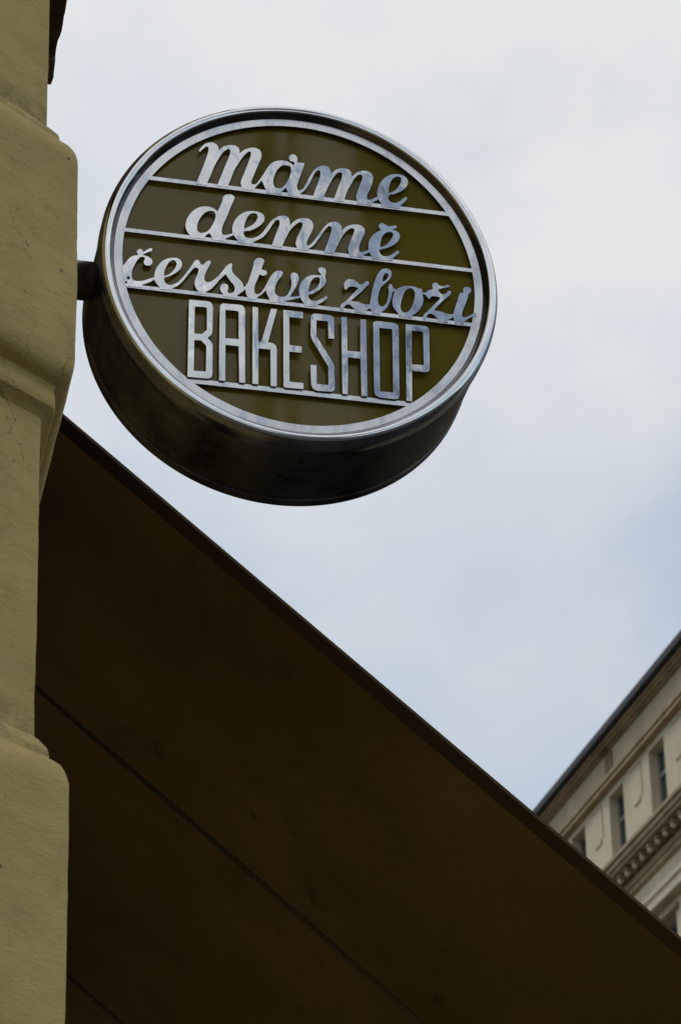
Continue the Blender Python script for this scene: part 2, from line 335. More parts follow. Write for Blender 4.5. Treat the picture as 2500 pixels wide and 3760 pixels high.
# ------------------------------------------------------------------ the round sign
SG = empty('shop_sign', (0.803, 3.838, 2.698+EYE), 'round projecting bakery sign with chrome rim, metal script and olive panel on a wall bracket', 'sign')
W = {}
W['mame'] = [[[-18346,15710],[-16608,15732],[-16528,15742],[-16488,15780],[-16484,16310],[-16463,16430],[-15893,18070],[-15448,19557],[-15317,19950],[-15153,20390],[-14888,21038],[-14221,22510],[-14051,22830],[-13735,23350],[-13528,23636],[-13248,23917],[-13048,24064],[-12888,24104],[-12768,24090],[-12688,24060],[-12608,23997],[-12556,23910],[-12531,23790],[-12527,23670],[-12543,23310],[-12566,23150],[-12612,22950],[-12957,21790],[-13499,20110],[-14133,17990],[-14652,16430],[-14666,16350],[-14662,15950],[-14648,15873],[-14608,15845],[-12928,15860],[-12848,15867],[-12808,15892],[-12790,15950],[-12791,16310],[-12771,16430],[-12296,17950],[-11885,19350],[-11743,19750],[-11487,20350],[-10504,22390],[-10288,22781],[-9993,23270],[-9808,23532],[-9424,23990],[-9328,24068],[-9248,24110],[-9128,24146],[-9048,24155],[-8968,24142],[-8928,24120],[-8882,24070],[-8851,23990],[-8830,23630],[-8865,23350],[-9183,22110],[-9466,21110],[-10067,19190],[-10425,18150],[-10508,17830],[-10601,17390],[-10627,17150],[-10618,16910],[-10583,16710],[-10488,16350],[-10480,15950],[-10471,15910],[-10415,15870],[-8328,15783],[-8248,15793],[-8210,15830],[-8202,15870],[-8204,16230],[-8168,16338],[-7008,18047],[-6928,18140],[-6888,18144],[-6848,18086],[-6480,17150],[-6141,16350],[-6123,16230],[-6120,15710],[-6088,15680],[-3368,15688],[-3343,15750],[-3320,16270],[-3303,16350],[-2928,16897],[-2688,17203],[-2608,17274],[-2568,17260],[-2528,17171],[-2270,16350],[-2235,15750],[-2208,15687],[-168,15682],[-137,15710],[-128,15749],[-69,16230],[-48,16311],[472,16875],[788,17270],[1117,17790],[1389,18310],[1719,19030],[2500,21070],[2637,21350],[2832,21609],[3017,21790],[3192,21908],[3312,21933],[3432,21909],[3512,21864],[3574,21790],[3604,21710],[3609,21510],[3565,20950],[3529,20710],[3436,20270],[3209,19390],[2744,17950],[2329,16390],[2273,15830],[2288,15750],[2312,15732],[2432,15721],[4032,15721],[4112,15727],[4154,15750],[4172,15830],[4186,16310],[4580,17550],[4810,18190],[5060,18830],[5741,20390],[5971,20830],[6365,21470],[6512,21680],[6646,21830],[6801,21950],[6992,22056],[7152,22109],[7232,22111],[7312,22088],[7390,22030],[7451,21950],[7508,21830],[7539,21710],[7546,21590],[7532,21470],[7371,20710],[7265,20310],[6035,16350],[5997,15790],[6004,15750],[6032,15719],[6152,15706],[7712,15700],[7792,15704],[7832,15722],[7857,15790],[7864,16230],[7878,16350],[8074,17110],[8287,17790],[8490,18350],[8700,18870],[9255,20070],[9584,20830],[9727,21110],[9872,21336],[10090,21630],[10227,21790],[10357,21910],[10481,21990],[10632,22058],[10792,22100],[10952,22092],[11032,22057],[11112,21996],[11182,21910],[11219,21830],[11233,21670],[11007,20750],[10336,18670],[10027,17510],[9991,17270],[9985,16990],[10024,16710],[10123,16310],[10121,15750],[10127,15710],[10152,15684],[12672,15680],[12752,15695],[12776,15790],[12786,16270],[12824,16350],[13912,17146],[13992,17182],[14032,17171],[14072,17119],[14232,16800],[14491,16350],[14505,16270],[14499,15830],[14512,15769],[14552,15739],[17752,15751],[17792,15767],[17821,15830],[17832,16230],[17846,16310],[18472,17012],[18792,17424],[19072,17844],[19305,18230],[19310,18270],[19272,18321],[19032,18486],[18952,18515],[18872,18464],[18430,18030],[17952,17489],[17752,17297],[17592,17178],[17392,17063],[17192,16977],[16992,16918],[16752,16879],[16512,16885],[16352,16928],[16160,17030],[15992,17182],[15881,17350],[15799,17550],[15761,17750],[15770,17950],[15822,18150],[15877,18270],[15992,18409],[16072,18463],[16192,18519],[16552,18615],[16792,18713],[17352,19053],[18072,19566],[18441,19870],[18676,20110],[18952,20452],[19166,20790],[19262,20990],[19354,21230],[19447,21590],[19464,21870],[19447,22030],[19411,22190],[19355,22350],[19279,22510],[19192,22653],[19083,22790],[18952,22911],[18832,22996],[18530,23150],[18232,23238],[17872,23263],[17232,23215],[16752,23122],[16392,22991],[16112,22839],[15762,22590],[15406,22270],[15049,21870],[14712,21394],[14440,20910],[14192,20332],[14008,19750],[13916,19350],[13860,19030],[13807,18430],[13801,18110],[13817,17830],[13805,17790],[13764,17750],[13392,17515],[13032,17227],[12872,17119],[12712,17038],[12512,16959],[12392,16929],[12272,16919],[12152,16935],[12072,16965],[11968,17030],[11942,17070],[11925,17390],[11949,17710],[11993,17910],[12062,18110],[12352,18790],[12775,19950],[13028,20870],[13073,21110],[13103,21390],[13109,21910],[13084,22110],[13044,22270],[12959,22470],[12872,22611],[12761,22750],[12632,22872],[12472,22982],[12312,23053],[12152,23093],[11952,23112],[11712,23108],[11392,23073],[11152,23018],[10872,22920],[10683,22830],[10512,22728],[10320,22590],[10130,22430],[9770,22070],[9352,21534],[9312,21491],[9272,21480],[9241,21590],[9189,22150],[9149,22350],[9104,22470],[9036,22590],[8902,22750],[8758,22870],[8592,22974],[8432,23045],[8312,23080],[8152,23108],[7952,23119],[7752,23110],[7552,23082],[7272,23006],[7032,22910],[6752,22763],[6512,22603],[6251,22390],[6045,22190],[5832,21937],[5592,21604],[5552,21562],[5512,21562],[5457,22030],[5403,22270],[5285,22590],[5164,22790],[4995,22950],[4832,23038],[4592,23106],[4312,23128],[4112,23107],[3912,23054],[3632,22934],[3392,22797],[3212,22670],[3027,22510],[2792,22270],[2592,22035],[2412,21790],[2217,21470],[1760,20550],[1568,20110],[1109,18870],[752,18070],[561,17710],[432,17533],[312,17397],[32,17169],[-48,17125],[-168,17091],[-248,17086],[-368,17111],[-448,17158],[-488,17219],[-531,17510],[-566,17590],[-621,17670],[-619,17950],[-586,18190],[-330,19190],[435,21710],[724,22870],[760,23030],[763,23110],[712,23143],[672,23145],[-448,23090],[-547,23110],[-560,23190],[-515,23550],[-515,23830],[-554,24070],[-645,24350],[-764,24550],[-888,24660],[-1048,24735],[-1248,24764],[-1408,24742],[-1568,24681],[-1711,24590],[-1834,24470],[-1938,24310],[-2004,24150],[-2048,23950],[-2055,23790],[-2033,23630],[-1977,23470],[-1880,23310],[-1768,23193],[-1688,23146],[-1608,23126],[-1368,23129],[-1248,23110],[-1168,23063],[-1088,22964],[-1039,22870],[-1024,22790],[-1128,22459],[-1168,22379],[-1208,22365],[-1248,22388],[-1614,22710],[-1808,22836],[-2008,22938],[-2208,23019],[-2408,23077],[-2608,23114],[-2848,23136],[-3128,23133],[-3408,23106],[-3648,23063],[-3888,22999],[-4128,22913],[-4328,22822],[-4528,22713],[-4768,22557],[-5008,22369],[-5208,22173],[-5448,21873],[-5631,21590],[-5957,20990],[-6403,20030],[-7023,18790],[-7743,17550],[-7910,17350],[-8088,17225],[-8288,17164],[-8448,17149],[-8568,17155],[-8620,17190],[-8674,17270],[-8708,17350],[-8729,17470],[-8715,17670],[-8645,18070],[-7886,20430],[-7107,22710],[-7028,22990],[-6989,23190],[-6956,23470],[-6944,23710],[-6951,23910],[-6977,24110],[-7020,24310],[-7087,24510],[-7169,24670],[-7259,24790],[-7408,24923],[-7568,25018],[-7808,25111],[-8008,25152],[-8208,25158],[-8448,25134],[-8728,25079],[-8968,25008],[-9208,24911],[-9488,24770],[-9768,24602],[-10008,24428],[-10191,24270],[-10346,24110],[-10728,23613],[-10808,23540],[-10836,23630],[-10878,24150],[-10932,24390],[-11045,24630],[-11212,24830],[-11448,25005],[-11688,25103],[-11848,25130],[-12008,25136],[-12448,25100],[-12768,25024],[-13048,24924],[-13408,24755],[-13683,24590],[-13928,24398],[-14088,24236],[-14248,24038],[-14488,23693],[-14528,23655],[-14568,23689],[-14616,24110],[-14680,24350],[-14785,24590],[-14928,24805],[-15088,24959],[-15288,25076],[-15528,25152],[-15808,25177],[-16128,25126],[-16488,25001],[-16768,24852],[-17059,24630],[-17314,24350],[-17621,23910],[-17848,23528],[-18098,23030],[-18097,22950],[-17968,22796],[-17928,22760],[-17888,22749],[-17848,22779],[-17607,23150],[-17364,23470],[-16968,23910],[-16888,23986],[-16808,24038],[-16728,24065],[-16648,24069],[-16568,24055],[-16488,24015],[-16448,23975],[-16411,23910],[-16390,23750],[-16432,23190],[-16474,22910],[-16817,21430],[-17239,19910],[-17557,18830],[-17958,17550],[-18396,16230],[-18406,16150],[-18399,15790],[-18391,15750]],[[-4048,16989],[-4208,17015],[-4328,17054],[-4448,17117],[-4543,17190],[-4616,17270],[-4689,17390],[-4779,17670],[-4846,18190],[-4840,18590],[-4768,19129],[-4635,19630],[-4379,20350],[-4160,20870],[-4048,21085],[-3928,21274],[-3653,21630],[-3408,21870],[-3288,21956],[-3153,22030],[-2888,22108],[-2448,22151],[-2168,22157],[-2048,22125],[-1933,22070],[-1826,21990],[-1756,21910],[-1712,21830],[-1672,21710],[-1650,21550],[-1641,21270],[-1649,21030],[-1672,20830],[-1799,20230],[-1943,19710],[-2144,19150],[-2455,18430],[-2668,18030],[-2976,17590],[-3226,17310],[-3448,17146],[-3608,17068],[-3768,17015],[-3928,16989]],[[15872,18897],[15858,19070],[15881,19630],[15913,19910],[15986,20310],[16100,20750],[16269,21270],[16405,21630],[16524,21870],[16672,22087],[16874,22310],[17064,22470],[17272,22591],[17512,22668],[17712,22683],[17912,22647],[17992,22617],[18072,22566],[18125,22510],[18168,22430],[18204,22270],[18208,21990],[18177,21710],[18113,21470],[17974,21110],[17783,20670],[17573,20270],[17432,20050],[17229,19790],[17038,19590],[16792,19375],[16539,19190],[16272,19034],[15952,18885],[15912,18876]]]
W['denne'] = [[[12558,4276],[12607,4244],[12687,4240],[16087,4335],[16207,4355],[16242,4436],[16282,4836],[16312,4916],[17567,6396],[17571,6436],[17550,6476],[17327,6697],[17247,6752],[17207,6745],[16567,6078],[15967,5556],[15767,5424],[15540,5316],[15287,5234],[15087,5200],[14887,5198],[14647,5237],[14487,5296],[14332,5396],[14207,5520],[14100,5676],[14022,5876],[13981,6076],[13977,6196],[13997,6316],[14047,6416],[14127,6497],[14247,6557],[14607,6670],[15407,7037],[15967,7373],[16407,7700],[16767,8033],[17087,8382],[17273,8636],[17481,8996],[17639,9356],[17685,9516],[17717,9716],[17722,9916],[17703,10116],[17667,10276],[17607,10429],[17528,10556],[17447,10647],[17327,10750],[17167,10857],[16887,10998],[16439,11116],[16414,11156],[16767,11306],[16911,11396],[17082,11556],[17218,11716],[17263,11836],[17239,11916],[17137,11996],[17007,12041],[16927,12050],[16767,12017],[16407,11859],[16207,11793],[15607,11681],[15527,11705],[15287,11898],[15087,12028],[14887,12140],[14767,12185],[14607,12200],[14447,12171],[14287,12099],[14167,11998],[14073,11876],[13993,11716],[13951,11556],[13953,11396],[13982,11276],[14052,11116],[14167,10932],[14330,10756],[14351,10716],[14338,10676],[13655,10196],[13423,9996],[13247,9823],[13006,9556],[12818,9316],[12632,9036],[12450,8716],[12335,8476],[12240,8236],[12166,7996],[12100,7676],[12059,7316],[12035,6916],[12032,6556],[12055,6236],[12036,6156],[11617,5876],[11207,5664],[10887,5561],[10527,5511],[10447,5513],[10407,5546],[10374,5716],[10342,6036],[10336,6276],[10348,6476],[10380,6676],[10474,7036],[10671,7636],[11368,9356],[11438,9596],[11468,9796],[11473,9956],[11454,10236],[11409,10436],[11323,10636],[11212,10796],[11048,10956],[10847,11097],[10647,11192],[10447,11247],[10287,11270],[10047,11281],[9847,11271],[9647,11242],[9447,11193],[9207,11113],[8727,10900],[8327,10663],[8130,10516],[7967,10371],[7736,10116],[7447,9719],[7367,9633],[7333,9676],[7327,9708],[7311,10036],[7282,10276],[7247,10431],[7188,10596],[7087,10791],[6970,10956],[6847,11084],[6727,11172],[6567,11244],[6407,11278],[6247,11287],[6047,11273],[5847,11239],[5647,11184],[5407,11085],[5207,10974],[4960,10796],[4727,10574],[4407,10187],[4155,9836],[3967,9521],[3507,8676],[2978,7756],[2289,6596],[2105,6316],[1758,5876],[1609,5716],[1447,5607],[1287,5567],[1127,5578],[1085,5596],[1064,5636],[1086,6036],[1142,6396],[1204,6636],[1345,7036],[1647,7796],[2020,8676],[2227,9396],[2268,9596],[2292,9836],[2281,10076],[2236,10316],[2154,10556],[2050,10756],[1927,10916],[1767,11063],[1567,11191],[1407,11259],[1247,11299],[1047,11312],[847,11299],[607,11261],[247,11185],[7,11115],[-233,11024],[-433,10926],[-700,10756],[-976,10516],[-1412,10036],[-1793,9535],[-1833,9493],[-1873,9486],[-1886,9596],[-1884,10116],[-1913,10356],[-1954,10516],[-2026,10716],[-2125,10916],[-2237,11076],[-2353,11182],[-2513,11259],[-2633,11282],[-2793,11287],[-2953,11273],[-3433,11182],[-3673,11098],[-3913,10985],[-4233,10788],[-4479,10596],[-4795,10276],[-5125,9876],[-5325,9596],[-5520,9276],[-6566,7396],[-6753,7105],[-7068,6716],[-7273,6505],[-7473,6325],[-7713,6142],[-7913,6015],[-8433,5738],[-8593,5699],[-8833,5663],[-9113,5656],[-9433,5688],[-9593,5747],[-9713,5836],[-9843,5996],[-9953,6236],[-10005,6516],[-10006,6636],[-9986,6756],[-9896,6916],[-9793,6988],[-9673,7037],[-9193,7114],[-8993,7176],[-8713,7327],[-8296,7596],[-7873,7916],[-7393,8331],[-7153,8577],[-6841,8956],[-6648,9236],[-6506,9516],[-6393,9837],[-6334,10156],[-6343,10396],[-6402,10636],[-6516,10876],[-6663,11076],[-6793,11193],[-6953,11285],[-7141,11356],[-7393,11423],[-7673,11478],[-7873,11495],[-8353,11478],[-8673,11434],[-8993,11371],[-9433,11234],[-9673,11127],[-9873,11015],[-10085,10876],[-10295,10716],[-10565,10476],[-10793,10239],[-10993,10000],[-11153,9783],[-11462,9276],[-11600,8996],[-11749,8636],[-11844,8356],[-11920,8076],[-11985,7756],[-12024,7476],[-12043,7236],[-12046,6876],[-12029,6596],[-11982,6316],[-11991,6276],[-12033,6235],[-12233,6127],[-12753,5877],[-12953,5792],[-13153,5737],[-13313,5721],[-13513,5731],[-13673,5755],[-13738,5796],[-13773,5916],[-13826,6236],[-13844,6476],[-13838,6676],[-13774,7116],[-13601,7836],[-13480,8196],[-13106,9196],[-12867,9956],[-12319,11756],[-11694,13596],[-11649,13796],[-11657,13916],[-11682,13996],[-11753,14106],[-11846,14196],[-11953,14277],[-12153,14382],[-12393,14431],[-12713,14412],[-12953,14343],[-13153,14247],[-13303,14156],[-13451,14036],[-13524,13956],[-13625,13796],[-13665,13716],[-13735,13476],[-13833,12836],[-13885,12596],[-13957,12356],[-14335,11236],[-14570,10636],[-14633,10518],[-14673,10511],[-14713,10538],[-14928,10756],[-15113,10903],[-15273,11004],[-15473,11102],[-15713,11188],[-15913,11235],[-16113,11261],[-16393,11268],[-16673,11251],[-16993,11204],[-17313,11125],[-17553,11041],[-17753,10950],[-17993,10815],[-18233,10650],[-18495,10436],[-18753,10186],[-19073,9806],[-19377,9356],[-19626,8916],[-19834,8476],[-19958,8156],[-20091,7676],[-20163,7276],[-20192,6956],[-20189,6676],[-20145,6316],[-20080,6036],[-19985,5756],[-19855,5476],[-19729,5276],[-19428,4876],[-19417,4796],[-19427,4396],[-19421,4356],[-19393,4318],[-19353,4308],[-16873,4358],[-16753,4376],[-16723,4436],[-16725,4876],[-16683,4996],[-16476,5276],[-16320,5436],[-16151,5556],[-16033,5616],[-15953,5641],[-15913,5626],[-15873,5567],[-15585,4956],[-15571,4876],[-15561,4436],[-15548,4396],[-15513,4371],[-15353,4363],[-13233,4381],[-13207,4396],[-13187,4436],[-13185,4876],[-13157,4956],[-11913,5785],[-11793,5836],[-11753,5829],[-11709,5796],[-11389,5356],[-11063,4956],[-11033,4876],[-11026,4516],[-10993,4449],[-10873,4433],[-8393,4458],[-8359,4476],[-8341,4516],[-8337,4876],[-8313,4956],[-7673,5352],[-7153,5728],[-6753,6076],[-6600,6236],[-6401,6476],[-6054,6996],[-5658,7676],[-5486,7996],[-5039,8916],[-4513,9875],[-4393,10025],[-4273,10112],[-4153,10166],[-3993,10197],[-3913,10192],[-3828,10156],[-3759,10076],[-3729,9996],[-3711,9876],[-3702,9636],[-3719,9276],[-3767,9036],[-3833,8807],[-4130,7836],[-4559,6516],[-4907,5276],[-4998,4916],[-4997,4556],[-4981,4516],[-4953,4496],[-4873,4486],[-3353,4493],[-3233,4505],[-3193,4556],[-3176,4956],[-2895,5796],[-2620,6516],[-2080,7836],[-1827,8356],[-1678,8596],[-1480,8876],[-913,9618],[-729,9836],[-593,9966],[-353,10131],[-153,10236],[7,10274],[87,10268],[167,10241],[247,10194],[327,10116],[383,9996],[386,9836],[248,9276],[170,9036],[-567,7076],[-782,6316],[-848,6036],[-879,5796],[-868,5516],[-809,5276],[-679,4916],[-726,4516],[-713,4461],[-673,4436],[-593,4433],[1327,4489],[1407,4498],[1441,4516],[1463,4596],[1466,4876],[1485,4956],[1927,5357],[2163,5596],[2395,5876],[2591,6156],[3285,7316],[3915,8476],[4299,9236],[4447,9490],[4767,9925],[4895,10076],[4967,10138],[5047,10182],[5127,10205],[5207,10211],[5327,10191],[5407,10152],[5480,10076],[5512,9996],[5524,9796],[5484,9276],[5388,8836],[5051,7596],[4239,4916],[4196,4436],[4225,4396],[4287,4383],[5927,4393],[5967,4411],[5992,4476],[5998,4796],[6021,4916],[6406,5996],[7205,7916],[7373,8276],[7629,8756],[7888,9196],[8051,9436],[8247,9676],[8508,9956],[8647,10082],[8812,10196],[9047,10292],[9247,10331],[9367,10313],[9487,10232],[9543,10156],[9581,10076],[9602,9916],[9579,9796],[9311,8916],[8635,6916],[8442,6116],[8394,5796],[8391,5556],[8436,5276],[8542,4916],[8521,4436],[8541,4356],[8607,4331],[8687,4328],[10927,4282],[11047,4295],[11080,4356],[11090,4836],[11119,4916],[12047,5547],[12127,5593],[12167,5600],[12223,5556],[12350,5276],[12573,4876],[12586,4796],[12551,4356]],[[-17553,5554],[-17673,5590],[-17793,5652],[-17913,5746],[-17992,5836],[-18042,5916],[-18092,6036],[-18136,6316],[-18132,6876],[-18085,7236],[-17925,7876],[-17726,8436],[-17495,8916],[-17278,9276],[-16996,9676],[-16873,9824],[-16713,9985],[-16473,10165],[-16153,10324],[-15873,10400],[-15553,10415],[-15433,10403],[-15313,10367],[-15232,10316],[-15158,10236],[-15091,10116],[-15047,9996],[-14996,9796],[-14974,9636],[-14981,9316],[-15071,8796],[-15161,8436],[-15331,7956],[-15743,6996],[-15876,6716],[-16043,6436],[-16233,6201],[-16393,6049],[-16553,5922],[-16713,5816],[-16900,5716],[-17113,5620],[-17273,5566],[-17433,5544]],[[14167,7020],[14145,7036],[14132,7076],[14143,7276],[14205,7876],[14272,8276],[14395,8796],[14509,9196],[14607,9444],[14735,9676],[14915,9916],[15087,10097],[15259,10236],[15487,10363],[15767,10448],[16127,10488],[16207,10484],[16287,10461],[16375,10396],[16454,10276],[16508,10116],[16519,9916],[16485,9756],[16411,9556],[16158,8996],[15887,8519],[15687,8236],[15462,7956],[15247,7724],[15022,7516],[14807,7348],[14607,7221],[14287,7057]],[[-9913,7577],[-9947,7596],[-9956,7636],[-9923,7996],[-9862,8396],[-9755,8876],[-9611,9356],[-9373,9996],[-9269,10236],[-9153,10441],[-8994,10636],[-8873,10740],[-8673,10868],[-8473,10952],[-8273,10996],[-8033,11010],[-7873,10979],[-7753,10901],[-7673,10784],[-7613,10596],[-7585,10356],[-7595,10156],[-7638,9956],[-7752,9636],[-7898,9316],[-8038,9076],[-8193,8857],[-8411,8596],[-8570,8436],[-8753,8279],[-9073,8048],[-9393,7842],[-9793,7623]]]
